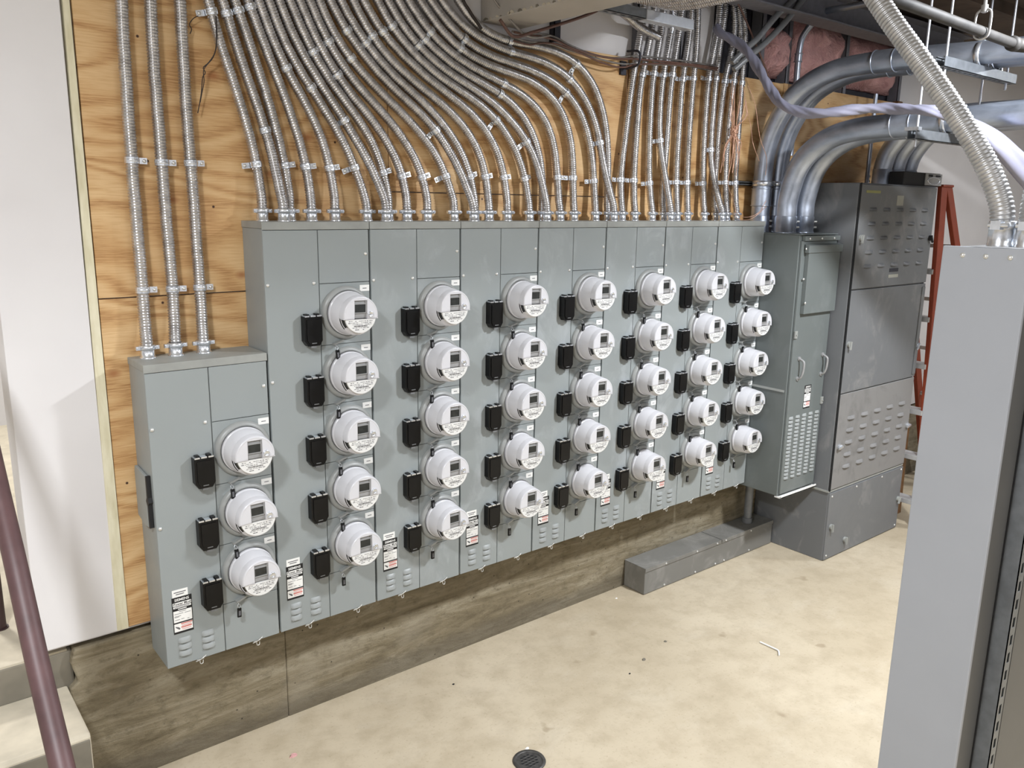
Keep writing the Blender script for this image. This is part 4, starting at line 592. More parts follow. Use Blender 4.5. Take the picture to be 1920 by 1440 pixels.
 's5':([(2.598,-0.0300,3.025),(2.596,-0.0300,2.997),(2.595,-0.0300,2.969),(2.593,-0.0300,2.941),(2.591,-0.0300,2.914),(2.588,-0.0300,2.886),(2.584,-0.0300,2.858),(2.580,-0.0300,2.831),(2.576,-0.0300,2.803),(2.571,-0.0300,2.776),(2.567,-0.0300,2.748),(2.562,-0.0300,2.721),(2.558,-0.0300,2.693),(2.554,-0.0300,2.665),(2.550,-0.0300,2.638),(2.547,-0.0300,2.610),(2.544,-0.0300,2.582),(2.542,-0.0300,2.554),(2.540,-0.0300,2.527),(2.539,-0.0300,2.499),(2.537,-0.0300,2.471),(2.536,-0.0300,2.443),(2.536,-0.0300,2.415),(2.535,-0.0300,2.387),(2.534,-0.0300,2.359),(2.534,-0.0300,2.331),(2.533,-0.0300,2.303),(2.532,-0.0300,2.275),(2.531,-0.0301,2.247),(2.530,-0.0303,2.220),(2.528,-0.0305,2.192),(2.526,-0.0310,2.164),(2.524,-0.0316,2.136),(2.523,-0.0325,2.108),(2.522,-0.0335,2.081),(2.522,-0.0347,2.053),(2.522,-0.0360,2.025),(2.526,-0.0375,1.998),(2.527,-0.0380,1.970)],[((2.546,-0.030,2.624),-1)]),
 's6':([(2.657,-0.0300,3.071),(2.658,-0.0300,3.043),(2.660,-0.0300,3.016),(2.661,-0.0300,2.988),(2.662,-0.0300,2.960),(2.662,-0.0300,2.933),(2.662,-0.0300,2.905),(2.661,-0.0300,2.877),(2.660,-0.0300,2.850),(2.657,-0.0300,2.822),(2.654,-0.0300,2.795),(2.650,-0.0300,2.768),(2.646,-0.0300,2.740),(2.641,-0.0300,2.713),(2.636,-0.0300,2.686),(2.632,-0.0300,2.659),(2.628,-0.0300,2.632),(2.625,-0.0300,2.604),(2.623,-0.0300,2.577),(2.621,-0.0300,2.549),(2.620,-0.0300,2.522),(2.620,-0.0300,2.494),(2.619,-0.0300,2.466),(2.619,-0.0300,2.439),(2.619,-0.0300,2.411),(2.618,-0.0300,2.383),(2.618,-0.0300,2.356),(2.618,-0.0300,2.328),(2.617,-0.0301,2.300),(2.617,-0.0303,2.273),(2.617,-0.0307,2.245),(2.617,-0.0313,2.217),(2.617,-0.0323,2.190),(2.616,-0.0339,2.162),(2.616,-0.0360,2.134),(2.615,-0.0388,2.107),(2.614,-0.0421,2.080),(2.613,-0.0458,2.052),(2.612,-0.0498,2.025),(2.612,-0.0537,1.998),(2.612,-0.0550,1.970)],[((2.620,-0.030,2.621),-1),((2.617,-0.033,2.123),-1)]),
 's7':([(2.698,-0.0300,3.078),(2.701,-0.0300,3.050),(2.703,-0.0300,3.022),(2.705,-0.0300,2.995),(2.708,-0.0300,2.967),(2.710,-0.0300,2.939),(2.712,-0.0300,2.912),(2.714,-0.0300,2.884),(2.715,-0.0300,2.856),(2.716,-0.0300,2.828),(2.716,-0.0300,2.801),(2.716,-0.0300,2.773),(2.715,-0.0300,2.745),(2.713,-0.0300,2.718),(2.711,-0.0300,2.690),(2.709,-0.0300,2.662),(2.707,-0.0300,2.634),(2.706,-0.0300,2.607),(2.704,-0.0300,2.579),(2.703,-0.0300,2.551),(2.702,-0.0300,2.523),(2.701,-0.0300,2.496),(2.700,-0.0300,2.468),(2.700,-0.0300,2.440),(2.699,-0.0300,2.412),(2.699,-0.0300,2.385),(2.699,-0.0300,2.357),(2.699,-0.0300,2.329),(2.699,-0.0301,2.301),(2.700,-0.0303,2.273),(2.700,-0.0307,2.246),(2.700,-0.0313,2.218),(2.700,-0.0324,2.190),(2.700,-0.0340,2.163),(2.699,-0.0361,2.135),(2.698,-0.0389,2.107),(2.697,-0.0422,2.080),(2.696,-0.0459,2.053),(2.694,-0.0498,2.025),(2.694,-0.0537,1.998),(2.694,-0.0550,1.970)],[((2.706,-0.030,2.625),-1),((2.704,-0.033,2.126),-1)]),
 's8':([(2.875,-0.0300,3.141),(2.877,-0.0300,3.113),(2.879,-0.0300,3.085),(2.880,-0.0300,3.057),(2.881,-0.0300,3.029),(2.881,-0.0300,3.001),(2.881,-0.0300,2.973),(2.879,-0.0300,2.945),(2.877,-0.0300,2.917),(2.873,-0.0300,2.890),(2.869,-0.0300,2.862),(2.864,-0.0300,2.835),(2.858,-0.0300,2.807),(2.852,-0.0300,2.780),(2.845,-0.0300,2.753),(2.839,-0.0300,2.725),(2.833,-0.0300,2.698),(2.828,-0.0300,2.670),(2.824,-0.0300,2.643),(2.821,-0.0300,2.615),(2.820,-0.0300,2.587),(2.818,-0.0300,2.559),(2.818,-0.0300,2.531),(2.818,-0.0300,2.503),(2.817,-0.0300,2.475),(2.817,-0.0300,2.446),(2.817,-0.0300,2.418),(2.817,-0.0300,2.390),(2.818,-0.0300,2.362),(2.818,-0.0301,2.334),(2.819,-0.0302,2.306),(2.819,-0.0305,2.277),(2.820,-0.0309,2.249),(2.821,-0.0316,2.221),(2.822,-0.0327,2.193),(2.823,-0.0342,2.165),(2.823,-0.0363,2.137),(2.824,-0.0390,2.109),(2.824,-0.0423,2.081),(2.824,-0.0460,2.054),(2.824,-0.0499,2.026),(2.826,-0.0537,1.998),(2.827,-0.0550,1.970)],[((2.818,-0.030,2.636),-1),((2.826,-0.033,2.129),-1)]),
 's9':([(2.909,-0.0300,3.144),(2.913,-0.0300,3.117),(2.916,-0.0300,3.090),(2.919,-0.0300,3.062),(2.920,-0.0300,3.035),(2.920,-0.0300,3.008),(2.920,-0.0300,2.980),(2.918,-0.0300,2.952),(2.915,-0.0300,2.925),(2.911,-0.0300,2.897),(2.907,-0.0300,2.870),(2.903,-0.0300,2.842),(2.898,-0.0300,2.815),(2.894,-0.0300,2.787),(2.891,-0.0300,2.760),(2.888,-0.0300,2.732),(2.886,-0.0300,2.705),(2.884,-0.0300,2.677),(2.883,-0.0300,2.649),(2.882,-0.0300,2.621),(2.881,-0.0300,2.594),(2.880,-0.0300,2.566),(2.879,-0.0300,2.538),(2.878,-0.0300,2.510),(2.877,-0.0300,2.482),(2.876,-0.0300,2.454),(2.875,-0.0301,2.427),(2.874,-0.0303,2.399),(2.874,-0.0308,2.371),(2.874,-0.0317,2.343),(2.874,-0.0331,2.315),(2.874,-0.0353,2.288),(2.875,-0.0384,2.260),(2.876,-0.0423,2.233),(2.878,-0.0472,2.206),(2.880,-0.0527,2.179),(2.883,-0.0587,2.152),(2.887,-0.0649,2.125),(2.892,-0.0711,2.099),(2.898,-0.0771,2.073),(2.905,-0.0829,2.047),(2.912,-0.0886,2.021),(2.925,-0.0911,1.996),(2.929,-0.0920,1.970)],[((2.883,-0.030,2.642),1),((2.873,-0.030,2.298),-1)]),
 's10':([(2.943,-0.0300,3.153),(2.950,-0.0300,3.126),(2.958,-0.0300,3.098),(2.966,-0.0300,3.071),(2.974,-0.0300,3.044),(2.982,-0.0300,3.017),(2.990,-0.0300,2.991),(2.997,-0.0300,2.964),(3.003,-0.0300,2.937),(3.006,-0.0300,2.910),(3.006,-0.0300,2.883),(3.004,-0.0300,2.856),(3.000,-0.0300,2.829),(2.995,-0.0300,2.802),(2.988,-0.0300,2.775),(2.981,-0.0300,2.748),(2.974,-0.0300,2.721),(2.967,-0.0300,2.694),(2.961,-0.0300,2.666),(2.955,-0.0300,2.639),(2.951,-0.0300,2.611),(2.947,-0.0300,2.584),(2.944,-0.0300,2.556),(2.942,-0.0300,2.528),(2.939,-0.0300,2.500),(2.937,-0.0300,2.472),(2.935,-0.0300,2.443),(2.934,-0.0300,2.415),(2.933,-0.0300,2.387),(2.932,-0.0300,2.359),(2.931,-0.0300,2.331),(2.931,-0.0300,2.303),(2.931,-0.0301,2.275),(2.930,-0.0302,2.247),(2.930,-0.0304,2.219),(2.929,-0.0308,2.191),(2.928,-0.0313,2.163),(2.928,-0.0321,2.135),(2.928,-0.0329,2.107),(2.930,-0.0339,2.079),(2.932,-0.0351,2.052),(2.935,-0.0362,2.024),(2.943,-0.0376,1.997),(2.946,-0.0380,1.970)],[((2.951,-0.030,2.641),1)]),
 's11':([(2.978,-0.0300,3.152),(2.986,-0.0300,3.127),(2.993,-0.0300,3.101),(3.001,-0.0300,3.075),(3.010,-0.0300,3.048),(3.019,-0.0300,3.022),(3.028,-0.0300,2.996),(3.036,-0.0300,2.969),(3.043,-0.0300,2.943),(3.049,-0.0300,2.916),(3.053,-0.0300,2.889),(3.055,-0.0300,2.861),(3.055,-0.0300,2.834),(3.053,-0.0300,2.807),(3.049,-0.0300,2.779),(3.045,-0.0300,2.751),(3.041,-0.0300,2.724),(3.036,-0.0300,2.696),(3.032,-0.0300,2.668),(3.029,-0.0300,2.641),(3.025,-0.0300,2.613),(3.023,-0.0300,2.585),(3.020,-0.0300,2.557),(3.018,-0.0300,2.529),(3.016,-0.0300,2.501),(3.014,-0.0300,2.473),(3.013,-0.0300,2.445),(3.011,-0.0300,2.417),(3.010,-0.0300,2.389),(3.010,-0.0300,2.361),(3.010,-0.0301,2.333),(3.010,-0.0302,2.305),(3.010,-0.0305,2.277),(3.010,-0.0310,2.248),(3.011,-0.0317,2.220),(3.011,-0.0329,2.192),(3.011,-0.0345,2.164),(3.011,-0.0367,2.137),(3.011,-0.0395,2.109),(3.011,-0.0428,2.081),(3.011,-0.0465,2.053),(3.011,-0.0504,2.025),(3.015,-0.0538,1.998),(3.016,-0.0550,1.970)],[((3.028,-0.030,2.646),-1),((3.012,-0.033,2.134),-1)]),
 's12':([(3.005,-0.0300,3.180),(3.014,-0.0300,3.152),(3.023,-0.0300,3.124),(3.031,-0.0300,3.097),(3.040,-0.0300,3.070),(3.049,-0.0300,3.044),(3.059,-0.0300,3.019),(3.068,-0.0300,2.993),(3.076,-0.0300,2.967),(3.083,-0.0300,2.940),(3.089,-0.0300,2.914),(3.094,-0.0300,2.887),(3.097,-0.0300,2.859),(3.099,-0.0300,2.832),(3.100,-0.0300,2.804),(3.100,-0.0300,2.776),(3.099,-0.0300,2.748),(3.099,-0.0300,2.721),(3.098,-0.0300,2.693),(3.098,-0.0300,2.665),(3.098,-0.0300,2.637),(3.098,-0.0300,2.609),(3.098,-0.0300,2.581),(3.099,-0.0300,2.553),(3.099,-0.0300,2.525),(3.099,-0.0300,2.497),(3.099,-0.0300,2.470),(3.099,-0.0300,2.442),(3.099,-0.0300,2.414),(3.099,-0.0300,2.386),(3.099,-0.0300,2.358),(3.099,-0.0301,2.330),(3.098,-0.0302,2.302),(3.098,-0.0305,2.274),(3.098,-0.0310,2.246),(3.098,-0.0317,2.219),(3.097,-0.0329,2.191),(3.097,-0.0346,2.163),(3.096,-0.0369,2.135),(3.096,-0.0397,2.108),(3.096,-0.0430,2.080),(3.096,-0.0467,2.052),(3.096,-0.0505,2.025),(3.101,-0.0538,1.998),(3.102,-0.0550,1.970)],[((3.097,-0.030,2.643),1),((3.097,-0.033,2.136),-1)]),
 'L1':([(0.072,-0.0300,2.837),(0.071,-0.0300,2.809),(0.070,-0.0300,2.781),(0.069,-0.0300,2.754),(0.068,-0.0300,2.726),(0.067,-0.0300,2.698),(0.066,-0.0300,2.671),(0.065,-0.0300,2.643),(0.064,-0.0300,2.615),(0.063,-0.0300,2.587),(0.062,-0.0300,2.560),(0.061,-0.0300,2.532),(0.060,-0.0300,2.504),(0.059,-0.0300,2.477),(0.059,-0.0300,2.449),(0.059,-0.0300,2.421),(0.058,-0.0300,2.393),(0.058,-0.0300,2.366),(0.058,-0.0300,2.338),(0.057,-0.0300,2.310),(0.057,-0.0300,2.283),(0.056,-0.0300,2.255),(0.056,-0.0300,2.227),(0.056,-0.0300,2.199),(0.056,-0.0300,2.172),(0.056,-0.0300,2.144),(0.056,-0.0300,2.116),(0.055,-0.0300,2.088),(0.055,-0.0300,2.061),(0.055,-0.0300,2.033),(0.056,-0.0300,2.005),(0.056,-0.0300,1.978),(0.056,-0.0300,1.950),(0.056,-0.0300,1.922),(0.056,-0.0300,1.894),(0.056,-0.0300,1.867),(0.057,-0.0300,1.839),(0.057,-0.0301,1.811),(0.057,-0.0303,1.783),(0.057,-0.0308,1.756),(0.057,-0.0314,1.728),(0.056,-0.0324,1.700),(0.056,-0.0338,1.673),(0.055,-0.0356,1.645),(0.055,-0.0376,1.617),(0.054,-0.0399,1.590),(0.053,-0.0474,1.563),(0.052,-0.0500,1.536)],[((0.056,-0.030,2.126),1),((0.057,-0.030,1.723),1)]),
 'L2':([(0.153,-0.0300,2.850),(0.153,-0.0300,2.822),(0.152,-0.0300,2.794),(0.151,-0.0300,2.766),(0.150,-0.0300,2.738),(0.149,-0.0300,2.710),(0.148,-0.0300,2.682),(0.148,-0.0300,2.654),(0.147,-0.0300,2.626),(0.146,-0.0300,2.598),(0.145,-0.0300,2.570),(0.144,-0.0300,2.542),(0.144,-0.0300,2.514),(0.143,-0.0300,2.486),(0.143,-0.0300,2.458),(0.143,-0.0300,2.430),(0.142,-0.0300,2.402),(0.142,-0.0300,2.374),(0.143,-0.0300,2.346),(0.143,-0.0300,2.318),(0.143,-0.0300,2.290),(0.143,-0.0300,2.262),(0.144,-0.0300,2.234),(0.144,-0.0300,2.206),(0.144,-0.0300,2.178),(0.144,-0.0300,2.150),(0.145,-0.0300,2.122),(0.145,-0.0300,2.094),(0.145,-0.0300,2.066),(0.145,-0.0300,2.038),(0.145,-0.0300,2.010),(0.146,-0.0300,1.982),(0.146,-0.0300,1.954),(0.146,-0.0300,1.926),(0.147,-0.0300,1.898),(0.148,-0.0300,1.870),(0.148,-0.0300,1.842),(0.149,-0.0301,1.814),(0.149,-0.0303,1.786),(0.150,-0.0307,1.758),(0.150,-0.0314,1.730),(0.149,-0.0324,1.702),(0.148,-0.0340,1.674),(0.147,-0.0359,1.646),(0.146,-0.0383,1.618),(0.144,-0.0408,1.590),(0.141,-0.0477,1.563),(0.140,-0.0500,1.536)],[((0.145,-0.030,2.127),1),((0.152,-0.030,1.720),1)]),
 'L3':([(0.238,-0.0300,2.864),(0.236,-0.0300,2.837),(0.235,-0.0300,2.809),(0.234,-0.0300,2.781),(0.234,-0.0300,2.753),(0.234,-0.0300,2.725),(0.234,-0.0300,2.698),(0.234,-0.0300,2.670),(0.234,-0.0300,2.642),(0.234,-0.0300,2.615),(0.234,-0.0300,2.587),(0.234,-0.0300,2.559),(0.233,-0.0300,2.531),(0.233,-0.0300,2.504),(0.233,-0.0300,2.476),(0.233,-0.0300,2.448),(0.233,-0.0300,2.421),(0.233,-0.0300,2.393),(0.232,-0.0300,2.365),(0.232,-0.0300,2.337),(0.232,-0.0300,2.310),(0.232,-0.0300,2.282),(0.233,-0.0300,2.254),(0.233,-0.0300,2.227),(0.233,-0.0300,2.199),(0.234,-0.0300,2.171),(0.234,-0.0300,2.143),(0.235,-0.0300,2.116),(0.235,-0.0300,2.088),(0.236,-0.0300,2.060),(0.236,-0.0300,2.033),(0.237,-0.0300,2.005),(0.237,-0.0300,1.977),(0.237,-0.0300,1.949),(0.237,-0.0300,1.922),(0.237,-0.0300,1.894),(0.237,-0.0300,1.866),(0.237,-0.0300,1.839),(0.238,-0.0301,1.811),(0.238,-0.0304,1.783),(0.238,-0.0308,1.756),(0.238,-0.0315,1.728),(0.237,-0.0326,1.700),(0.237,-0.0342,1.673),(0.236,-0.0363,1.645),(0.235,-0.0387,1.618),(0.234,-0.0414,1.590),(0.232,-0.0478,1.563),(0.231,-0.0500,1.536)],[((0.234,-0.030,2.129),1),((0.239,-0.030,1.721),1)]),
}
meter0 = make_meter(); used = [False]
short = make_cabinet('meter_cabinet', 1.0143, 3); short.location = (0, 0, ZB)
tag(short, 'short grey meter cabinet with three meters at the left end', 'meter cabinet')
sp = MB(); sp.prism([(-.005, .660), (-.012, .675), (-.122, .668), (-.128, .655), (-.122, .492), (-.085, .486), (-.005, .50)], 'x', -.007, .003)
so = sp.build('side_plate', 'cab', short, 0.002)
MB().prism([(-.150, .672), (-.138, .672), (-.138, .600), (-.128, .585), (-.140, .570), (-.140, .497), (-.150, .497), (-.150, .575), (-.158, .585), (-.150, .60)], 'x', -.010, .004).build('side_handle', 'blackmat', short)
cabs = []
for i in range(1, 8):
    c = make_cabinet('meter_cabinet', 1.4481, 5) if i == 1 else dup(cabs[0])
    c.location = (CW * i, 0, ZB); cabs.append(c)
    nm = ['tall grey meter cabinet next to the short one, first of the tall row', 'clean tall grey meter cabinet, second of the tall row from the left', 'tall grey meter cabinet with scuffed upper door, third of the tall row',
          'tall grey meter cabinet in the middle, fourth of the tall row', 'tall grey meter cabinet, fifth of the tall row, smeared at the top', 'tall grey meter cabinet, second to last of the tall row',
          'tall grey meter cabinet at the right end beside the disconnect box'][i - 1]
    tag(c, nm, 'meter cabinet', 'tall meter cabinets in the row')
PL = {0: 'on the short cabinet'}
for i in range(1, 8): PL[i] = 'on the %s tall cabinet from the left' % ORD[i - 1]
for i in range(8):
    H, nc = (1.0143, 3) if i == 0 else (1.4481, 5)
    for k in range(nc):
        m = meter0 if not used[0] else dup(meter0); used[0] = True
        zc = ZB + H - .190 - .217 * k - .105
        m.location = (CW * i + .298, -CDEP - .0125, zc); m.rotation_euler = (0, math.radians(rnd.uniform(-1.5, 1.5)), 0)
        pos = {0: 'top', nc - 1: 'bottom'}.get(k, {1: 'second from top', 2: 'middle' if nc == 5 else '', 3: 'second from bottom'}.get(k))
        if nc == 3 and k == 1: pos = 'middle'
        tag(m, 'round white electricity meter, %s %s' % (pos, PL[i]), 'electricity meter', 'electricity meters on the cabinets')
# ------------------------------------------------------------------ flexible conduits on the wall
def connector_mesh(R):
    m = MB(); m.lathe([(R * 1.22, 0), (R * 1.22, .004), (R * 1.06, .005), (R * 1.06, .026)], (0, 0, 0), (0, 0, 1), (1, 0, 0), 16)
    m.lathe([(R * 1.06, .026), (R * 1.22, .027), (R * 1.22, .042), (R * 1.0, .043)], (0, 0, 0), (0, 0, 1), (1, 0, 0), 16)
    for s in (-1, 1):
        m.box(min(s * R * 1.1, s * R * 1.75), max(s * R * 1.1, s * R * 1.75), -.008, .004, .028, .040)
        m.cyl((s * R * 1.5, -.014, .034), (s * R * 1.5, .006, .034), .0035, 8)
    return m.mesh('connector', 'zinc')
CON = connector_mesh(.0185); CONL = connector_mesh(.0205)
def strap_mesh(R, side):
    m = MB(); r0, r1 = R + .0002, R + .0022; n = 14; wv = .0095; vs = []; fs = []
    for i in range(n + 1):
        a = math.radians(-20 + 220 * i / n)
        for r in (r0, r1):
            for z in (-wv, wv): vs.append((r * math.cos(a), -r * math.sin(a), z))
    for i in range(n):
        b = i * 4; fs += [(b + 2, b + 3, b + 7, b + 6), (b + 1, b, b + 4, b + 5), (b, b + 2, b + 6, b + 4), (b + 3, b + 1, b + 5, b + 7)]
    fs += [(0, 1, 3, 2), (n * 4, n * 4 + 2, n * 4 + 3, n * 4 + 1)]
    m.add(vs, fs, False)
    # raised rib
    m.lathe([(r1, -.004), (r1 + .0009, -.002), (r1 + .0009, .002), (r1, .004)], (0, 0, 0), (0, 0, 1), (1, 0, 0), n, 190, 350)
    if side:
        s = side; m.box(min(s * R * .95, s * (R + .029)), max(s * R * .95, s * (R + .029)), R * .62, R * .62 + .0028, -wv, wv)
    return m.mesh('strap', 'zinc')
SC2 = MB().lathe([(0.0058, 0), (0.0058, .003), (0.003, .005), (0, .005)], n=8).mesh('screw', 'screw')
STR = {}
def strap(parent, p, t, side, R):
    if (R, side) not in STR: STR[(R, side)] = strap_mesh(R, side)
    Zv = Vector(t).normalized(); Yv = Vector((0, 1, 0)); Yv = (Yv - Zv * Yv.dot(Zv)).normalized(); Xv = Yv.cross(Zv)
    o = link('strap', STR[(R, side)], parent); m = Matrix((Xv, Yv, Zv)).transposed().to_4x4(); m.translation = Vector(p) - parent.location; o.matrix_local = m
    if side: link('screw', SC2, o, loc=(side * (R + .020), R * .62, 0))
    return o
def ordinal_label(k):
    if k[0] == 'L': return '%s of three straight flexible conduits rising from the short cabinet' % {'1': 'left', '2': 'middle', '3': 'right'}[k[1]], 'conduits above the short cabinet'
    if k[0] == 'c': return 'flexible metal conduit, %s of the sweeping fan, counted from its left edge' % ORD[int(k[1:]) - 1], 'fan of flexible conduits above the tall cabinets'
    return 'flexible metal conduit, %s from the left in the upright group right of the fan' % ORD[int(k[1:]) - 1], 'upright flexible conduits right of the fan'
for k, (pts, sts) in RUNS.items():
    R = {'L': .0195, 'c': .0173, 's': .0171}[k[0]]
    base = Vector((pts[-1][0], pts[-1][1], 1.508 if k[0] == 'L' else 1.942))
    e = empty('flexible_conduit', base); lb, gr = ordinal_label(k); tag(e, lb, 'conduit', gr)
    pp = [(p[0] - base.x, p[1] - base.y, p[2] - base.z) for p in pts]
    pp = [q for q in pp if q[2] + base.z < ZC - .02] 
    corrugated('armour', pp, R, .0092, 12, 'flex', e, 0.16)
    link('connector', CONL if k[0] == 'L' else CON, e)
    P = resample(pts, .01)
    for sp_, side in sts:
        i = int(np.argmin(np.linalg.norm(P - np.array(sp_), axis=1))); i = min(max(i, 2), len(P) - 3)
        t_ = P[i - 2] - P[i + 2]
        if t_[2] < 0: t_ = -t_
        strap(e, P[i], t_, side, R)
# ------------------------------------------------------------------ disconnect box beside the meter row
dx0, dx1, dyf, dz0, dz1 = 3.204, 3.553, -0.398, 0.450, 1.876
d = empty('disconnect_box', (dx0, 0, dz0)); w_ = dx1 - dx0; h_ = dz1 - dz0
tag(d, 'grey fused disconnect box with louvred door, right of the meter row', 'disconnect box')
MB().box(0, w_, dyf + .014, -.001, 0, h_).build('carcass', 'disc', d, 0.003)
MB().box(-.002, w_ + .002, dyf + .002, 0, h_, h_ + .006).build('top_plate', 'disc', d, 0.002)
MB().hexa([(-.004, -CDEP - .2, .588), (0.001, -CDEP - .2, .588), (0.001, -.03, .588), (-.004, -.03, .588), (-.001, -CDEP - .2, .600), (.001, -CDEP - .2, .600), (.001, -.03, .600), (-.001, -.03, .600)]).build('side_seam', 'lid', d)
door = MB().box(.008, w_ - .006, dyf, dyf + .014, .012, h_ - .03).build('door', 'disc', d, 0.003)
MB().box(.0, w_ + .004, dyf - .012, dyf + .03, -.010, -.002).box(.0, w_ + .004, dyf - .012, dyf - .006, -.010, .006).build('lit_bottom_lip', 'paper', d, 0.001)  # white stands in for the light caught along this edge
MB().box(.02, w_ + .006, dyf - .010, dyf + .012, h_ - .030, h_ - .004).build('head_rail', 'disc', d, 0.002)
MB().prism([(dyf - .006, h_ - .045), (dyf - .030, h_ - .052), (dyf - .030, h_ - .090), (dyf - .006, h_ - .090)], 'x', .026, w_ + .008).build('drip_hood', 'disc', d, 0.001)
MB().box(.040, w_ - .004, dyf - .024, dyf, 1.015, h_ - .088).build('fuse_cover', 'disc', d, 0.002)
for x, z in ((.028, 1.20), (.040, 1.075), (.055, h_ - .018), (.17, h_ - .018), (.29, h_ - .018), (.028, h_ - .07)): link('screw', SCREW, d, loc=(x, dyf - (.026 if z < 1.3 and x > .03 else .012), z))
for x, z in ((.017, .905), (w_ - .012, .505)): MB().box(x - .012, x + .010, dyf - .008, dyf, z - .02, z + .02).cyl((x, dyf - .012, z), (x, dyf - .006, z), .005, 10).build('latch', 'lid', d, 0.001)
for x, z in ((.072, .715), (w_ - .045, .715)):
    hd = MB(); hd.tube([(x, dyf, z - .055), (x, dyf - .018, z - .048), (x, dyf - .030, z - .02), (x, dyf - .034, z + .02), (x, dyf - .030, z + .042), (x, dyf - .004, z + .055)], .0062, 8, step=.006)
    hd.cyl((x, dyf, z - .055), (x, dyf - .006, z - .055), .012, 12); hd.cyl((x, dyf, z + .055), (x, dyf - .006, z + .055), .012, 12)
    hd.build('door_handle', 'frame', d)
LV2 = louver_mesh(.040, .0145, .008)
for i in range(5):
    for j in range(17): link('louver', LV2, door, loc=(.048 + i * .064, dyf, .102 + j * .0213))
r = link('rating_label', RLAB, d, loc=(.188, dyf, .545)); link('lettering', TX_BRAND, r, loc=(0, -.0012, .0555)); link('lettering', TX_LINE, r, loc=(0, -.0013, .0407))
# ------------------------------------------------------------------ switchboard
sx0, sx1, sy = 3.566, 4.438, -0.494
s = empty('switchboard', (sx0, 0, 0)); sw = sx1 - sx0
tag(s, 'tall dusty grey switchboard cabinet standing on the floor beside disconnect box', 'switchboard')
MB().box(0, sw, sy + .012, -.004, .425, 2.15).build('carcass', 'sb', s, 0.004)
MB().box(.004, sw - .004, sy + .010, -.004, 0.0, .423).build('plinth', 'sb', s, 0.003)
MB().box(-.003, sw, sy + .006, 0, .420, .432).build('plinth_rim', 'lid', s, 0.001)
pn = []
for z0, z1, nm in ((1.585, 2.142, 'upper_door'), (1.003, 1.578, 'middle_door'), (.437, .997, 'louvred_door'), (.006, .416, 'bottom_panel')):
    pn.append(MB().box(.006, sw - .004, sy, sy + .012, z0, z1).build(nm, 'sb2' if nm == 'louvred_door' else 'sb', s, 0.003))
MB().box(-.0015, .0045, sy - .001, sy + .006, .43, 2.15).build('door_edge', 'dark', s)
MB().box(sw - .048, sw - .012, sy - .006, sy, 1.02, 1.56).build('hinge_strip', 'sb', s, 0.002)
LV3 = louver_mesh(.080, .017, .013, 'sb2'); LV4 = louver_mesh(.080, .017, .013, 'sb')
for i in range(5):
    for j in range(5): link('louver', LV3, pn[2], loc=(.147 + i * .149, sy, .560 + j * .0725))
for i in range(5):
    for j in range(5): link('louver', LV4, pn[0], loc=(.147 + i * .149, sy, 1.708 + j * .0765))
def quarter_latch(x, z, ang, mat='zinc'):
    m = MB(); m.cyl((0, 0, 0), (0, -.012, 0), .016, 14); m.box(-.006, .006, -.020, -.010, -.03, .016)
    o = m.build('door_latch', mat, s, 0.001, loc=(x, sy, z)); o.rotation_euler = (0, ang, 0)
quarter_latch(.042, 1.862, .2, 'lid'); quarter_latch(sw - .03, 1.850, -.5, 'blackmat'); quarter_latch(.034, 1.282, .1, 'lid'); quarter_latch(sw - .028, 1.20, .6); quarter_latch(.050, .690, 1.4); quarter_latch(sw - .020, .690, 1.4)
quarter_latch(.046, .207, 0, 'lid'); quarter_latch(sw - .03, .205, 0.3, 'lid'); quarter_latch(.22, .085, 0, 'lid')
MB().box(.395, .505, sy - .002, sy, 1.632, 1.650, ).build('name_strip', 'sticker', s); MB().box(.40, .50, sy - .002, sy, 1.665, 1.685).build('name_strip', 'darkmetal', s)
MB().box(.055, .205, sy - .0015, sy, 2.098, 2.112).build('faded_sticker', 'yellow', s); MB().box(.395, .470, sy - .0015, sy, 2.035, 2.09).build('faded_sticker', 'sticker', s)
for x, z in ((.03, .395), (sw - .03, .40), (.03, .03), (sw - .03, .025), (.3, .40), (.6, .40)): link('screw', SCREW, s, loc=(x, sy, z))
# black device lying on top
b = empty('electronic_device', (4.0, -0.30, 2.15)); tag(b, 'black electronic box with patterned silver end lying on the switchboard', 'electronic device')
MB().box(.05, .50, -.175, -.088, 0.0, .075).build('case', 'blackmat', b, 0.004)
MB().box(.30, .505, -.182, -.175, .004, .072).build('front_plate', 'frame', b, 0.002)
eo = MB(); eo.tube([(.40 + .075 * math.cos(a), -.183, .032 + .020 * math.sin(a)) for a in np.linspace(0, 2 * math.pi, 25)], .0035, 6, step=.006); eo.build('oval_badge', 'zinc', b)
MB().box(.33, .38, -.184, -.181, .054, .066).box(.42, .48, -.184, -.181, .054, .064).build('slot', 'ink', b)
# ------------------------------------------------------------------ floor trough
t_ = empty('wiring_trough', (2.410, 0, 0)); tag(t_, 'dark grey wiring trough on the floor against the concrete curb', 'wiring trough')
MB().box(0, 1.145, -.150, -.004, .003, .148).build('box', 'trough', t_, 0.003)
MB().box(-.002, .64, -.153, -.004, .1485, .1515).box(-.002, .64, -.155, -.152, .130, .1515).build('lid', 'trough', t_, 0.001)
MB().box(.646, 1.147, -.153, -.004, .1485, .1515).box(.646, 1.147, -.155, -.152, .130, .1515).build('lid', 'trough', t_, 0.001)
for x in (.16, .42, .60, .68, .92):
    link('screw', SC2, t_, loc=(x, -.155, .140)); link('screw', SC2, t_, loc=(x, -.150, .015))
ps = MB(); ps.cyl((0, 0, 0), (0, 0, .30), .024, 16); ps.cyl((0, 0, 0), (0, 0, .03), .030, 16)
tag(ps.build('steel_conduit', 'greycable', None, loc=(3.40, -.075, .152)), 'short grey upright conduit from the trough up behind the disconnect box', 'conduit')
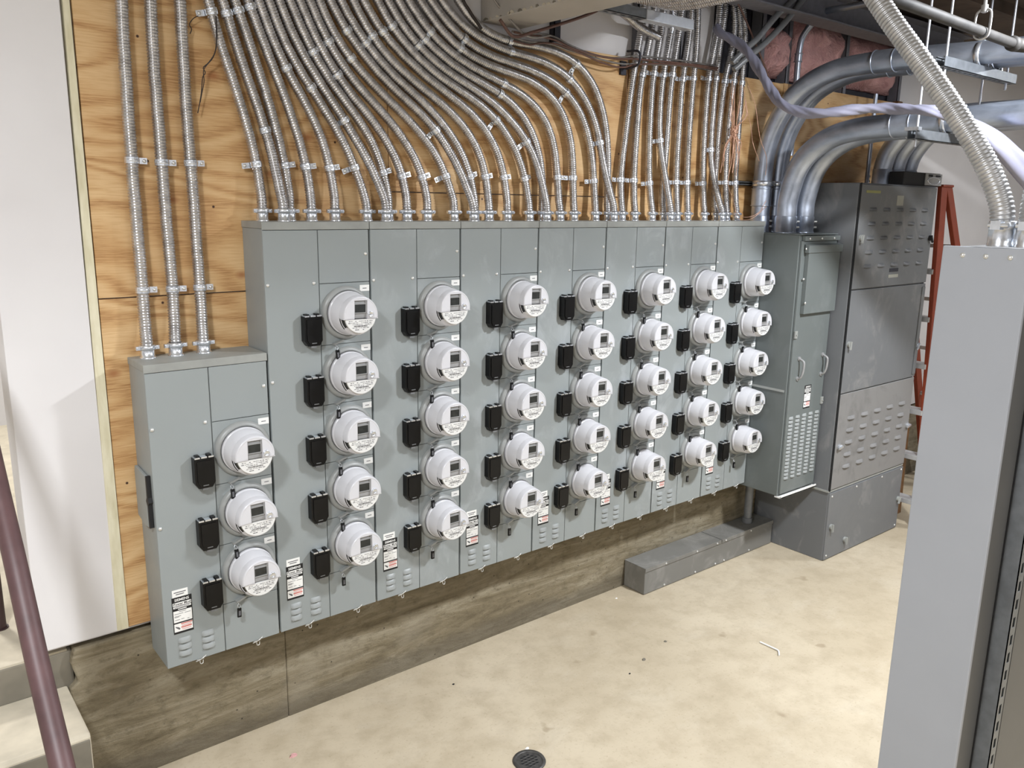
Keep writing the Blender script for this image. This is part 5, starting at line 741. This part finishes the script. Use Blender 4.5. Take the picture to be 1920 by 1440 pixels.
# ------------------------------------------------------------------ large steel elbows
def emt(name, pts, R, label, group, joints=(), base=True, mat='emt'):
    b0 = Vector(pts[0]); e = empty(name, b0); tag(e, label, 'conduit', group)
    pp = [tuple(Vector(p) - b0) for p in pts]
    MB().tube(pp, R, 28, step=.02).build('pipe', mat, e)
    P = resample(pp, .01)
    for (y0, L) in joints:
        i = int(np.argmin(abs(P[:, 1] + b0.y - y0))) if L > 0 else int(np.argmin(abs(P[:, 2] + b0.z - y0)))
        L = abs(L); n = max(2, int(L / .01)); i = max(2, min(i, len(P) - n - 3))
        seg = P[i:i + n + 1]; m = MB(); m.tube([tuple(q) for q in seg], R + .0035, 28, step=.012)
        T = seg[-1] - seg[0]; T /= np.linalg.norm(T)
        for q in (seg[0], seg[-1]): m.lathe([(R + .002, -.003), (R + .0065, -.002), (R + .0065, .002), (R + .002, .003)], tuple(q), tuple(T), tuple(Vector(T).orthogonal()), 28)
        c = m.build('coupling', 'emt', e)
    if base:
        m = MB(); m.lathe([(R * 1.12, 0), (R * 1.12, .006), (R * 1.06, .008), (R * 1.06, .085), (R * 1.0, .088)], (0, 0, 0), (0, 0, 1), (1, 0, 0), 28)
        c = m.build('connector', 'emt', e)
        sc = MB()
        for z in (.03, .06): sc.cyl((R * .8, -R * .75, z), (R * .98, -R * .95, z), .006, 8)
        sc.build('set_screw', 'screw', c)
    return e
def shift(pts, dx, dy=0, dz=0): return [(x + dx, y + dy, z + dz) for x, y, z in pts]
A = [(3.268, -.088, 1.882), (3.268, -.088, 2.05), (3.268, -.088, 2.20), (3.268, -.100, 2.32), (3.268, -.150, 2.46), (3.268, -.262, 2.60), (3.268, -.43, 2.676), (3.268, -.62, 2.696), (3.268, -.90, 2.693), (3.268, -1.3, 2.678), (3.268, -2.2, 2.66), (3.268, -4.6, 2.62)]
emt('steel_conduit', A, .049, 'thick steel elbow at the back, upper pair, nearer the meter row', 'large steel elbows over the disconnect box', ((-.66, .10), (2.02, -.09)))
emt('steel_conduit', shift(A, .145), .049, 'thick steel elbow at the back, upper pair, nearer the switchboard', 'large steel elbows over the disconnect box', ((-.66, .10), (2.02, -.09)))
Bp = [(3.290, -.235, 1.882), (3.290, -.235, 1.98), (3.290, -.237, 2.06), (3.290, -.275, 2.20), (3.290, -.345, 2.295), (3.290, -.46, 2.365), (3.290, -.60, 2.396), (3.290, -.80, 2.405), (3.290, -1.10, 2.412), (3.290, -1.6, 2.428), (3.290, -4.6, 2.48)]
emt('steel_conduit', Bp, .0545, 'thick steel elbow in front, lower pair, nearer the meter row', 'large steel elbows over the disconnect box', ((-.78, .09),))
emt('steel_conduit', shift(Bp, .148, -.012), .0545, 'thick steel elbow in front, lower pair, nearer the switchboard', 'large steel elbows over the disconnect box', ((-.78, .09),))
Cp = [(4.075, -.332, 2.152), (4.075, -.332, 2.24), (4.075, -.36, 2.34), (4.075, -.44, 2.44), (4.075, -.56, 2.50), (4.075, -.8, 2.52), (4.075, -1.4, 2.52), (4.075, -4.6, 2.54)]
for i, nm in enumerate(('left', 'middle', 'right')):
    emt('steel_conduit', shift(Cp, .150 * i), .050, '%s of three steel elbows rising from the top of the switchboard' % nm, 'steel elbows over the switchboard')
for i, nm in enumerate(('left', 'right')):
    emt('steel_conduit', shift([(4.72, .03, 2.575), (4.72, -.3, 2.575), (4.72, -1.2, 2.58), (4.72, -2.6, 2.59), (4.72, -4.6, 2.60)], .15 * i), .052, '%s of two straight steel conduits passing high over the ladder' % nm, 'straight steel conduits high at the right', ((-1.45, .1),), False)
emt('steel_conduit', [(3.56, -.055, 2.30), (3.56, -.055, 2.6), (3.56, -.055, 2.86), (3.56, -.085, 2.95), (3.56, -.18, 3.02), (3.56, -.35, 3.04), (3.56, -2.0, 3.04)], .0165, 'thin steel conduit rising past the pink insulation and bending along the ceiling', None, ((2.80, -.04),), False)
emt('steel_conduit', [(4.36, -.09, 2.152), (4.36, -.09, 2.4), (4.36, -.09, 2.70)], .0125, 'thin upright steel conduit at the back of the switchboard top', None, (), True)
# wall strut that clamps the back pair
k = empty('strut_channel', (3.10, 0, 2.14)); tag(k, 'short steel strut on the plywood clamping the back pair of elbows', 'strut channel')
MB().box(0, .42, -.030, 0, -.012, -.009).box(0, .42, -.030, 0, .009, .012).box(0, .42, -.003, 0, -.012, .012).box(0, .42, -.030, -.027, -.012, -.004).box(0, .42, -.030, -.027, .004, .012).build('channel', 'strut', k)
for x in (3.268, 3.413):
    m = MB(); m.lathe([(.0505, -.014), (.0535, -.014), (.0535, .014), (.0505, .014)], (x - 3.10, -.088, 0), (0, 0, 1), (1, 0, 0), 28); m.box(x - 3.10 + .05, x - 3.10 + .062, -.125, -.05, -.012, .012); m.build('pipe_clamp', 'zinc', k)
    m = MB(); m.cyl((x - 3.10 + .04, -.115, 0), (x - 3.10 + .075, -.115, 0), .005, 8); m.build('clamp_bolt', 'screw', k)
# ------------------------------------------------------------------ overhead strut and the bundle lying on it
def slotted(m, L, w=.041, h=.041, t=.0025, slot=.028, gap=.022, face='back'):
    """U channel along x; the web (with slots) faces -z or as built, open side up"""
    m.box(0, L, -w / 2, -w / 2 + t, 0, h); m.box(0, L, w / 2 - t, w / 2, 0, h)
    m.box(0, L, -w / 2 + t, -w / 2 + .010, h - t, h); m.box(0, L, w / 2 - .010, w / 2 - t, h - t, h)
    m.box(0, L, -w / 2, -.007, 0, t); m.box(0, L, .007, w / 2, 0, t)
    x = 0
    while x < L: m.box(x, min(L, x + gap), -.007, .007, 0, t); x += gap + slot
    return m
k = empty('strut_channel', (1.39, -.19, 2.80)); tag(k, 'long slotted steel strut hung under the ceiling in front of conduits', 'strut channel')
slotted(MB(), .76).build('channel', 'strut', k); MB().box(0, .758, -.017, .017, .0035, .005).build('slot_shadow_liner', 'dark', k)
MB().box(.76, 1.075, -.026, .026, -.004, .040).build('end_piece', 'strutB', k, 0.003)
MB().cyl((.955, .0, -.030), (.955, 0, .34), .0048, 8).build('threaded_rod', 'strutB', k); MB().cyl((.955, 0, -.022), (.955, 0, -.008), .011, 6).build('rod_nut', 'zinc', k)
MB().cyl((.20, .0, -.030), (.20, 0, .34), .0048, 8).build('threaded_rod', 'strut', k)
BD = []
for q, x0 in enumerate((2.05, 2.105, 2.16, 2.215)):
    BD.append([(x0 - .06, -.10, 3.13), (x0 - .05, -.135, 2.99), (x0 - .02, -.20, 2.885), (x0 + .03, -.33, 2.850), (x0 + .05, -.60, 2.848), (x0 + .07, -1.0, 2.850), (x0 + .10, -2.0, 2.855)])
for i, p in enumerate(BD):
    b0 = Vector(p[0]); e = empty('flexible_conduit', b0); tag(e, 'flexible conduit lying across the hung strut, %s of the bundle from the left' % ORD[i], 'conduit', 'bundle of conduits on the strut')
    corrugated('armour', [tuple(Vector(q) - b0) for q in p], .0215, .0105, 12, 'flex', e)
b0 = Vector((1.90, -.03, 2.90)); e = empty('flexible_conduit', b0); tag(e, 'flexible conduit sloping behind the hung strut above white drywall', 'conduit')
corrugated('armour', [tuple(Vector(q) - b0) for q in [(1.70, -.06, 3.05), (1.86, -.06, 2.935), (2.0, -.065, 2.885), (2.15, -.07, 2.845), (2.27, -.07, 2.80), (2.40, -.06, 2.78)]], .0185, .0098, 12, 'flex', e)
# grey jacketed pair
G1 = [(2.82, -.17, 2.70), (2.889, -.2, 2.772), (2.969, -.2, 2.826), (3.049, -.2, 2.896), (3.13, -.2, 2.964), (3.215, -.21, 3.03), (3.28, -.22, 3.10), (3.31, -.23, 3.138)]
G2 = [(2.84, -.17, 2.67), (2.915, -.2, 2.738), (3.017, -.2, 2.80), (3.12, -.2, 2.875), (3.204, -.2, 2.942), (3.266, -.21, 3.01), (3.34, -.22, 3.09), (3.38, -.23, 3.138)]
for p, nm in ((G1, 'upper'), (G2, 'lower')):
    tag(MB().tube(p, .0155, 12, step=.012).build('cable', 'greycable'), '%s of two smooth grey cables climbing beside the pink insulation' % nm, 'cable', 'smooth grey cables')
# brown and armoured cables drooping along the top of the plywood
base = [(1.531, -.06, 2.678), (1.615, -.06, 2.677), (1.673, -.06, 2.686), (1.761, -.06, 2.685), (1.838, -.06, 2.669), (1.916, -.06, 2.657), (2.013, -.06, 2.646), (2.114, -.06, 2.644), (2.182, -.06, 2.652), (2.233, -.06, 2.662), (2.395, -.05, 2.678), (2.625, -.05, 2.69), (2.85, -.05, 2.693)]
def off(pts, dz, dy, amp, ph): return [(x, y + dy, z + dz + amp * math.sin(i * .9 + ph)) for i, (x, y, z) in enumerate(pts)]
for i, (dz, dy, m, R, nm) in enumerate(((.010, .0, 'mc', .0042, 'pale armoured cable, upper strand drooping along the plywood top edge'), (.000, -.014, 'brown', .0045, 'brown cable drooping along the plywood top edge'),
                                 (-.012, .004, 'mc', .0040, 'pale armoured cable, lower strand drooping along the plywood top edge'), (-.020, -.010, 'brown', .0038, 'lowest thin brown cable drooping along the plywood top edge'))):
    tag(MB().tube(off(base, dz, dy, .004 + .002 * i, i * 1.3), R, 8, step=.012).build('cable', m), nm, 'cable', 'drooping cables')
tag(MB().tube([(1.40, -.15, 2.70), (1.483, -.13, 2.655), (1.593, -.12, 2.686), (1.735, -.12, 2.735), (1.884, -.12, 2.791), (2.023, -.12, 2.854), (2.103, -.12, 2.894), (2.3, -.12, 2.98)], .0065, 8, step=.012).build('cable', 'brown'), 'reddish brown cable slanting up below the concrete beam', 'cable')
tag(MB().tube([(1.30, -.10, 3.0), (1.335, -.10, 2.90), (1.40, -.10, 2.79), (1.50, -.11, 2.705), (1.56, -.11, 2.672), (1.62, -.11, 2.670), (1.70, -.10, 2.69)], .0045, 8, step=.01).build('cable', 'mc'), 'thin armoured cable hanging in front of the beam end', 'cable')
tag(MB().tube([(1.255, -.045, 3.0), (1.29, -.045, 2.80), (1.33, -.05, 2.735), (1.385, -.05, 2.68)], .006, 8, step=.01).build('cable', 'wire'), 'dark cable between the two uppermost conduits of the fan', 'cable')
tag(MB().tube([(2.80, -.17, 3.06), (2.837, -.16, 2.99), (2.917, -.15, 2.929), (3.045, -.15, 2.797), (3.153, -.15, 2.681), (3.200, -.15, 2.60)], .005, 7, step=.012).build('cable', 'brown'), 'thin brown cable slanting across the smooth grey cables', 'cable')
# bridle ring holding them
k = MB(); k.tube([(2.232, -.03, 2.70), (2.232, -.10, 2.69), (2.232, -.105, 2.64), (2.232, -.05, 2.625), (2.232, .0, 2.63)], .005, 8, step=.008); k.box(2.215, 2.25, -.012, .0, 2.60, 2.66)
tag(k.build('cable_hanger', 'darkmetal'), 'dark hook holding the drooping cables at the plywood top', 'cable hanger')
# loose dark wires at the left
k = MB(); k.tube([(.334, -.055, 2.577), (.333, -.055, 2.54), (.331, -.055, 2.495), (.322, -.055, 2.462), (.305, -.045, 2.435), (.290, -.04, 2.42), (.296, -.04, 2.405), (.288, -.035, 2.39), (.282, -.03, 2.34), (.268, -.028, 2.281)], .0017, 6, step=.006)
k.tube([(.336, -.055, 2.577), (.335, -.055, 2.52), (.329, -.055, 2.48), (.318, -.05, 2.45), (.292, -.04, 2.415), (.292, -.035, 2.38), (.285, -.03, 2.345), (.278, -.028, 2.315)], .0015, 6, step=.006)
k.tube([(.288, -.03, 2.575), (.272, -.03, 2.565), (.262, -.02, 2.548), (.268, -.02, 2.535), (.262, -.02, 2.52)], .0015, 6, step=.005)
tag(k.build('loose_wire', 'wire'), 'thin dark tie wires hanging off the first conduit of the fan', 'wire')
# bare copper wires
k = MB(); rc = random.Random(9); cx = Vector((2.985, -.085, 2.395))
for i in range(24):
    up = rc.random() < .5; a = rc.uniform(-1, 1)
    L = rc.uniform(.10, .24); e_ = cx + Vector((a * .075, rc.uniform(-.03, .02), L if up else -L))
    md = cx + (e_ - cx) * .5 + Vector((rc.uniform(-.02, .02) + a * .03, rc.uniform(-.02, .0), 0))
    k.tube([tuple(cx + Vector((rc.uniform(-.012, .012), rc.uniform(-.01, .01), rc.uniform(-.03, .03)))), tuple(md), tuple(e_)], .0018, 5, step=.012)
for r_ in range(6):
    a0 = rc.uniform(0, 6); k.tube([tuple(cx + Vector((.022 * math.cos(a0 + t), .018 * math.sin(a0 + t) - .005, rc.uniform(-.02, .03)))) for t in np.linspace(0, 6.2, 12)], .0014, 5, step=.008)
k.tube([(2.99, -.09, 2.36), (2.975, -.095, 2.25), (2.955, -.095, 2.14), (3.0, -.095, 2.06), (3.03, -.10, 2.00), (3.02, -.105, 1.972), (3.06, -.11, 1.95), (3.14, -.11, 1.948), (3.20, -.12, 1.975), (3.23, -.15, 2.02)], .0015, 5, step=.01)
k.tube([(3.02, -.105, 1.99), (3.08, -.11, 1.962), (3.15, -.115, 1.965), (3.20, -.13, 1.99), (3.225, -.15, 2.05)], .0015, 5, step=.01)
tag(k.build('copper_wire_bundle', 'copper'), 'tangle of bare copper wires hanging on the rightmost upright conduits', 'wire bundle')
for i, p in enumerate(([(3.06, -.07, 2.62), (3.09, -.08, 2.52), (3.125, -.09, 2.42), (3.11, -.12, 2.34), (3.15, -.14, 2.25)], [(3.10, -.07, 2.63), (3.13, -.10, 2.54), (3.14, -.12, 2.44), (3.16, -.13, 2.36), (3.205, -.145, 2.27), (3.20, -.15, 2.18)])):
    tag(MB().tube(p, .0014, 5, step=.01).build('loose_wire', 'copper'), '%s stray copper wire looping before the rear steel elbow' % ('shorter', 'longer')[i], 'wire', 'stray copper wires')
# twisted pale plastic
wp = [(2.772, -0.100, 2.863), (2.765, -0.130, 2.834), (2.781, -0.199, 2.795), (2.784, -0.278, 2.738), (2.767, -0.357, 2.656), (2.747, -0.437, 2.564), (2.720, -0.519, 2.485), (2.710, -0.612, 2.438), (2.730, -0.706, 2.420), (2.784, -0.800, 2.428), (2.867, -0.900, 2.439), (2.888, -1.030, 2.427), (2.894, -1.140, 2.413), (3.010, -1.200, 2.382), (3.130, -1.240, 2.345), (3.205, -1.280, 2.297), (3.315, -1.310, 2.236), (3.433, -1.340, 2.167), (3.600, -1.370, 2.074)]
P = resample(wp, .010); n = 20; T = np.gradient(P, axis=0); T /= np.linalg.norm(T, axis=1)[:, None]
N = np.array((.3, .9, .2)); vs = []
for i, (p_, tt) in enumerate(zip(P, T)):
    N = N - tt * (N @ tt); N /= np.linalg.norm(N); Bv = np.cross(tt, N); u = i / len(P); tw = i * .17
    s_ = min(1.0, max(0.0, (u - .62) * 7)); R = .021 + .013 * s_
    fl = .30 * (1 - s_) + .42 * s_
    if u > .66: tw = tw_hold + (i - i_hold) * .03
    else: tw_hold, i_hold = tw, i
    for j in range(n):
        a = 2 * math.pi * j / n; th = a - tw
        r_ = R * (1 + (fl - .17 * (1 - s_)) * math.cos(2 * th) + .085 * math.cos(5 * th + .6) * (1 - .8 * s_))
        vs.append(p_ + r_ * (math.cos(a) * N + math.sin(a) * Bv))
fs = [(i * n + j, i * n + (j + 1) % n, (i + 1) * n + (j + 1) % n, (i + 1) * n + j) for i in range(len(P) - 1) for j in range(n)]
k = MB(); k.add(vs, fs, True); k.add(vs[:n], [tuple(range(n))]); k.add(vs[-n:], [tuple(range(n))])
tag(k.build('twisted_plastic_sheet', 'plas'), 'pale lavender twisted plastic sheeting slung across the steel elbows', 'plastic sheet')
# struts and rods carrying the pipes
k = empty('strut_channel', (2.90, -1.14, 2.585)); tag(k, 'steel strut under the upper pair of thick pipes', 'strut channel')
slotted(MB(), .72).build('channel', 'strut', k)
for x in (.05, .66): MB().cyl((x, 0, -.03), (x, 0, ZC - 2.585), .0055, 8).build('threaded_rod', 'strutB', k)
for x in (.368, .513):
    m = MB(); m.lathe([(.051, -.012), (.054, -.012), (.054, .012), (.051, .012)], (x, 0, .092), (0, -1, 0), (1, 0, 0), 28); m.box(x - .012, x + .012, -.012, .012, .144, .170); m.box(x + .05, x + .056, -.016, .016, .03, .09); m.build('pipe_clamp', 'zinc', k)
k = empty('strut_channel', (2.98, -1.02, 2.312)); tag(k, 'steel strut under the lower pair of thick pipes', 'strut channel')
slotted(MB(), .66).build('channel', 'strut', k)
MB().box(-.012, .02, -.03, .03, .035, .05).build('end_cap', 'zinc', k)
for x in (.04, .62): MB().cyl((x, 0, -.03), (x, 0, ZC - 2.312), .0055, 8).build('threaded_rod', 'strutB', k)
for x in (.31, .458):
    m = MB(); m.lathe([(.0565, -.012), (.0595, -.012), (.0595, .012), (.0565, .012)], (x, 0, .098), (0, -1, 0), (1, 0, 0), 28); m.box(x - .012, x + .012, -.012, .012, .155, .178); m.build('pipe_clamp', 'zinc', k)
# black iron pipe with hangers
ip = empty('iron_pipe', (1.40, -1.5, 2.622)); tag(ip, 'dusty black iron sprinkler pipe crossing in front of the thick conduits', 'pipe')
MB().cyl((0, 0, 0), (1.30, 0, -.023), .0175, 20).build('pipe', 'iron', ip)
m = MB(); m.lathe([(.0175, 0), (.026, .004), (.026, .03), (.0185, .034)], (1.255, 0, -.022), (1, 0, -.018), (0, 1, 0), 20); m.cyl((1.30, 0, -.023), (1.36, -.06, -.03), .024, 18); m.build('elbow_fitting', 'iron', ip)
for x in (1.005, -.3):
    z = 2.622 - .018 * x; h = empty('pipe_hanger', (1.40 + x, -1.5, z))
    tag(h, {1.005: 'steel clevis hanger near the elbow of the black iron pipe', -.3: 'steel clevis hanger at the far left of the black iron pipe'}[x], 'pipe hanger', 'hangers of the iron pipe')
    m = MB(); m.tube([(0, .012, .07), (0, .024, .055), (0, .024, .0), (0, .017, -.017), (0, 0, -.0225), (0, -.017, -.017), (0, -.024, .0), (0, -.024, .055), (0, -.012, .07), (0, .012, .07)], .004, 8, step=.006)
    m.build('clevis', 'alu', h); MB().cyl((0, 0, .06), (0, 0, ZC - z), .006, 8).cyl((0, 0, .062), (0, 0, .085), .011, 6).build('threaded_rod', 'alu', h)
# ------------------------------------------------------------------ foreground cabinet on its strut rack
f = empty('panel_cabinet', (1.41, -1.905, 0)); tag(f, 'tall pale grey cabinet seen from its side in the right foreground', 'cabinet')
FD = .190; FT = 1.929
MB().box(0, .50, -FD, 0, .30, FT).build('cabinet_body', 'shadegrey', f, 0.004)
MB().box(-.0015, .012, -FD - .002, .004, .30, FT + .0025).build('side_cover', 'fgcab', f, 0.0025)
for y in (-.045, -.097, -.150):
    o = link('screw', SCREW, f, loc=(-.0015, y, FT - .018)); o.rotation_euler = (0, 0, math.radians(-90))
MB().box(.104, .108, -FD - .003, -FD, .3, FT).build('back_seam', 'dark', f)
r_ = empty('strut_post', (1.41 + .132, -1.905 - FD - .0215, 0)); tag(r_, 'upright slotted steel strut behind the foreground cabinet', 'strut channel')
m = MB(); L = 2.4; wd = .041
def vbox(x0, x1, y0, y1, z0, z1): m.box(x0, x1, y0, y1, z0, z1)
vbox(-wd / 2, -wd / 2 + .0025, -.0205, .0205, 0, L); vbox(wd / 2 - .0025, wd / 2, -.0205, .0205, 0, L); vbox(-wd / 2, -.007, -.0205, -.018, 0, L); vbox(.007, wd / 2, -.0205, -.018, 0, L)
z = 0
while z < L: vbox(-.007, .007, -.0205, -.018, z, min(L, z + .022)); z += .050
m.build('channel', 'strut', r_); MB().box(-.017, .017, -.016, .018, 0, L).build('channel_shade_liner', 'dark', r_)  # dark filler stands in for the shade seen through the slots
g_ = empty('panel_cabinet', (1.41 + .162, -1.905 - FD - .010, 0)); tag(g_, 'shaded grey cabinet back beside the slotted strut at the right edge', 'cabinet')
MB().box(0, .60, -.006, .006, .30, FT - .02).box(.0, .012, -.03, .006, .3, FT - .02).build('cabinet_back', 'shadegrey', g_, 0.002)
# big flexible conduits entering its top
F1 = [(1.470, -2.006, FT + .004), (1.470, -2.004, 1.97), (1.466, -1.998, 2.03), (1.455, -1.955, 2.125), (1.445, -1.875, 2.245), (1.435, -1.785, 2.365), (1.425, -1.695, 2.48), (1.415, -1.600, 2.61), (1.40, -1.50, 2.75), (1.38, -1.40, 2.92), (1.36, -1.30, ZC)]
F2 = [(1.470, -2.066, FT + .004), (1.470, -2.066, 1.97), (1.470, -2.066, 2.05), (1.465, -2.080, 2.15), (1.455, -2.115, 2.26), (1.44, -2.14, 2.37), (1.42, -2.125, 2.46), (1.39, -2.06, 2.54), (1.35, -1.98, 2.62), (1.31, -1.88, 2.72), (1.27, -1.77, 2.86), (1.25, -1.7, ZC)]
BC = MB().lathe([(.0296, 0), (.0296, .006), (.0285, .008), (.0285, .040), (.0296, .042), (.0296, .058), (.0275, .060)], A=(0, 0, 1), n=24).box(-.052, -.028, -.014, .008, .040, .060).cyl((-.046, -.03, .05), (-.046, .014, .05), .006, 10).mesh('connector', 'zinc')
for p, nm in ((F1, 'thick flexible conduit rising diagonally from the foreground cabinet top'), (F2, 'thick flexible conduit leaning out at the right edge above the foreground cabinet')):
    b0 = Vector(p[0]); e = empty('flexible_conduit', b0); tag(e, nm, 'conduit', 'thick flexible conduits in the foreground')
    corrugated('armour', [tuple(Vector(q) - b0) for q in p[1:]], .0268, .0100, 26, 'flexbig', e, 0.13)
    link('connector', BC, e)
# ------------------------------------------------------------------ stepladder behind the switchboard
l = empty('stepladder', (4.585, -.33, 0)); tag(l, 'orange fibreglass stepladder standing beyond the switchboard', 'ladder')
def rail(x0, y0, x1, y1, nm):
    m = MB(); a, b_ = .038, .014
    m.hexa([(x0 - a, y0 - b_, 0), (x0 + a, y0 - b_, 0), (x0 + a, y0 + b_, 0), (x0 - a, y0 + b_, 0), (x1 - a, y1 - b_, 2.16), (x1 + a, y1 - b_, 2.16), (x1 + a, y1 + b_, 2.16), (x1 - a, y1 + b_, 2.16)])
    return m.build(nm, 'orange', l, 0.003)
for sgn in (-1, 1):
    rail(-.05, sgn * .25, -.01, sgn * .13, 'front_rail'); rail(1.10, sgn * .24, .05, sgn * .13, 'rear_rail')
MB().box(-.05, .09, -.155, .155, 2.150, 2.165).build('top_cap', 'orange', l, 0.006)
for i in range(6):
    z = .177 + .294 * (i + .0) + .0; u = z / 2.16; yy = .25 - .12 * u; xx = -.05 + .04 * u
    MB().box(xx - .045, xx + .045, -yy, yy, z - .02, z + .012).build('ladder_step', 'alu', l, 0.003)
for i in range(5):
    z = .35 + .36 * i; u = z / 2.16; yy = .24 - .11 * u; xx = 1.10 - 1.05 * u
    MB().box(xx - .012, xx + .012, -yy, yy, z - .012, z + .012).build('rear_brace', 'alu', l)
# lumber and a grey box stored beside the switchboard
k = empty('lumber_board', (4.60, -.36, 0)); tag(k, 'brown lumber board standing on end between switchboard and foreground cabinet', 'board')
MB().hexa([(0, -.02, 0), (.13, -.02, 0), (.13, .02, 0), (0, .02, 0), (.02, .0, .60), (.15, .0, .60), (.15, .04, .60), (.02, .04, .60)]).build('board', 'wood2', k, 0.002)
# ------------------------------------------------------------------ stairs handrail at the left
h = empty('handrail', (-.45, -1.20, 0)); tag(h, 'maroon painted pipe handrail sloping across the lower left corner', 'handrail')
MB().tube([(0, -.02, 0.0), (0, 0, .55), (0, .03, .675), (0, .164, .826), (0, .343, .979), (0, .515, 1.161), (0, .656, 1.292), (0, .90, 1.53), (0, 1.02, 1.60), (0, 1.30, 1.64)], .0245, 20, step=.012).build('rail_pipe', 'rail', h)
q = MB(); q.cyl((.045, 1.515, .545), (.045, 1.515, 1.64), .019, 18); q.cyl((.045, 1.515, .545), (.045, 1.515, .550), .025, 20); q.tube([(0, 1.30, 1.64), (.02, 1.42, 1.64), (.045, 1.515, 1.63)], .0245, 14); q.build('newel_post', 'railD', h)
# ------------------------------------------------------------------ floor items
dr = empty('floor_drain', (1.074, -.795, 0)); tag(dr, 'round cast iron floor drain grate in the tan concrete', 'floor drain')
m = MB(); m.lathe([(.062, .001), (.060, .005), (.050, .005), (.048, .003)], A=(0, 0, 1), n=32); m.build('drain_rim', 'drain', dr)
m = MB(); R = .0485
bm = bmesh.new(); holes = [(x * .0155 + (y % 2) * .00775, y * .0135) for y in range(-3, 4) for x in range(-3, 4)]
holes = [q for q in holes if math.hypot(*q) < .039]
m.lathe([(.0, .0022), (R, .0022)], A=(0, 0, 1), n=32); m.build('grate_disc', 'drain', dr)
hm = MB()
for x, y in holes: hm.lathe([(.0, .0028), (.0052, .0028)], (x, y, 0), (0, 0, 1), (1, 0, 0), 10, smooth=False); 
hm.build('grate_hole', 'ink', dr)['kind'] = 'stuff'
m = MB()
for x, y in holes: m.lathe([(.0054, .0022), (.0064, .0042), (.0072, .0022)], (x, y, 0), (0, 0, 1), (1, 0, 0), 10)
m.build('grate_bar', 'drain', dr)['kind'] = 'stuff'
tag(MB().tube([(2.486, -.815, .0045), (2.488, -.87, .0045), (2.489, -.905, .0045), (2.482, -.918, .0045), (2.454, -.939, .0045)], .0042, 8, step=.006).build('bent_straw', 'paper'), 'bent thin white stick lying on the concrete floor', 'stick')
rd = random.Random(21)
for (x, y, s_, mt, nm) in ((2.136, -.533, .010, 'riser', 'small dark pebble of debris on the floor beyond the drain'), (1.935, -.58, .014, 'riser', 'grey crumb of mortar on the floor between drain and trough'), (0.40, -.235, .016, 'pink', 'pink scrap on the floor near the bottom edge of the picture'),
                           (1.138, -.215, .007, 'dark', 'tiny black crumb on the floor close to the curb'), (2.27, -.085, .008, 'paper', 'small white crumb on the floor left of the trough'), (1.115, -.735, .010, 'paper', 'white chip beside the floor drain rim'), (1.80, -.62, .006, 'dark', 'black speck on the floor ahead of the trough')):
    m = MB(); k_ = [rd.uniform(.7, 1.2) for _ in range(7)]
    vs = [(s_ * k_[i] * math.cos(i * .8976), s_ * k_[i] * .7 * math.sin(i * .8976), 0) for i in range(7)] + [(s_ * .6 * k_[i] * math.cos(i * .8976 + .2), s_ * .45 * k_[i] * math.sin(i * .8976 + .2), s_ * .4) for i in range(7)]
    m.add(vs, [tuple(range(7, 14))] + [(i, (i + 1) % 7, 7 + (i + 1) % 7, 7 + i) for i in range(7)])
    tag(m.build('debris', mt, None, loc=(x, y, 0)), nm, 'debris', 'crumbs on the floor')
bpy.context.view_layer.update()
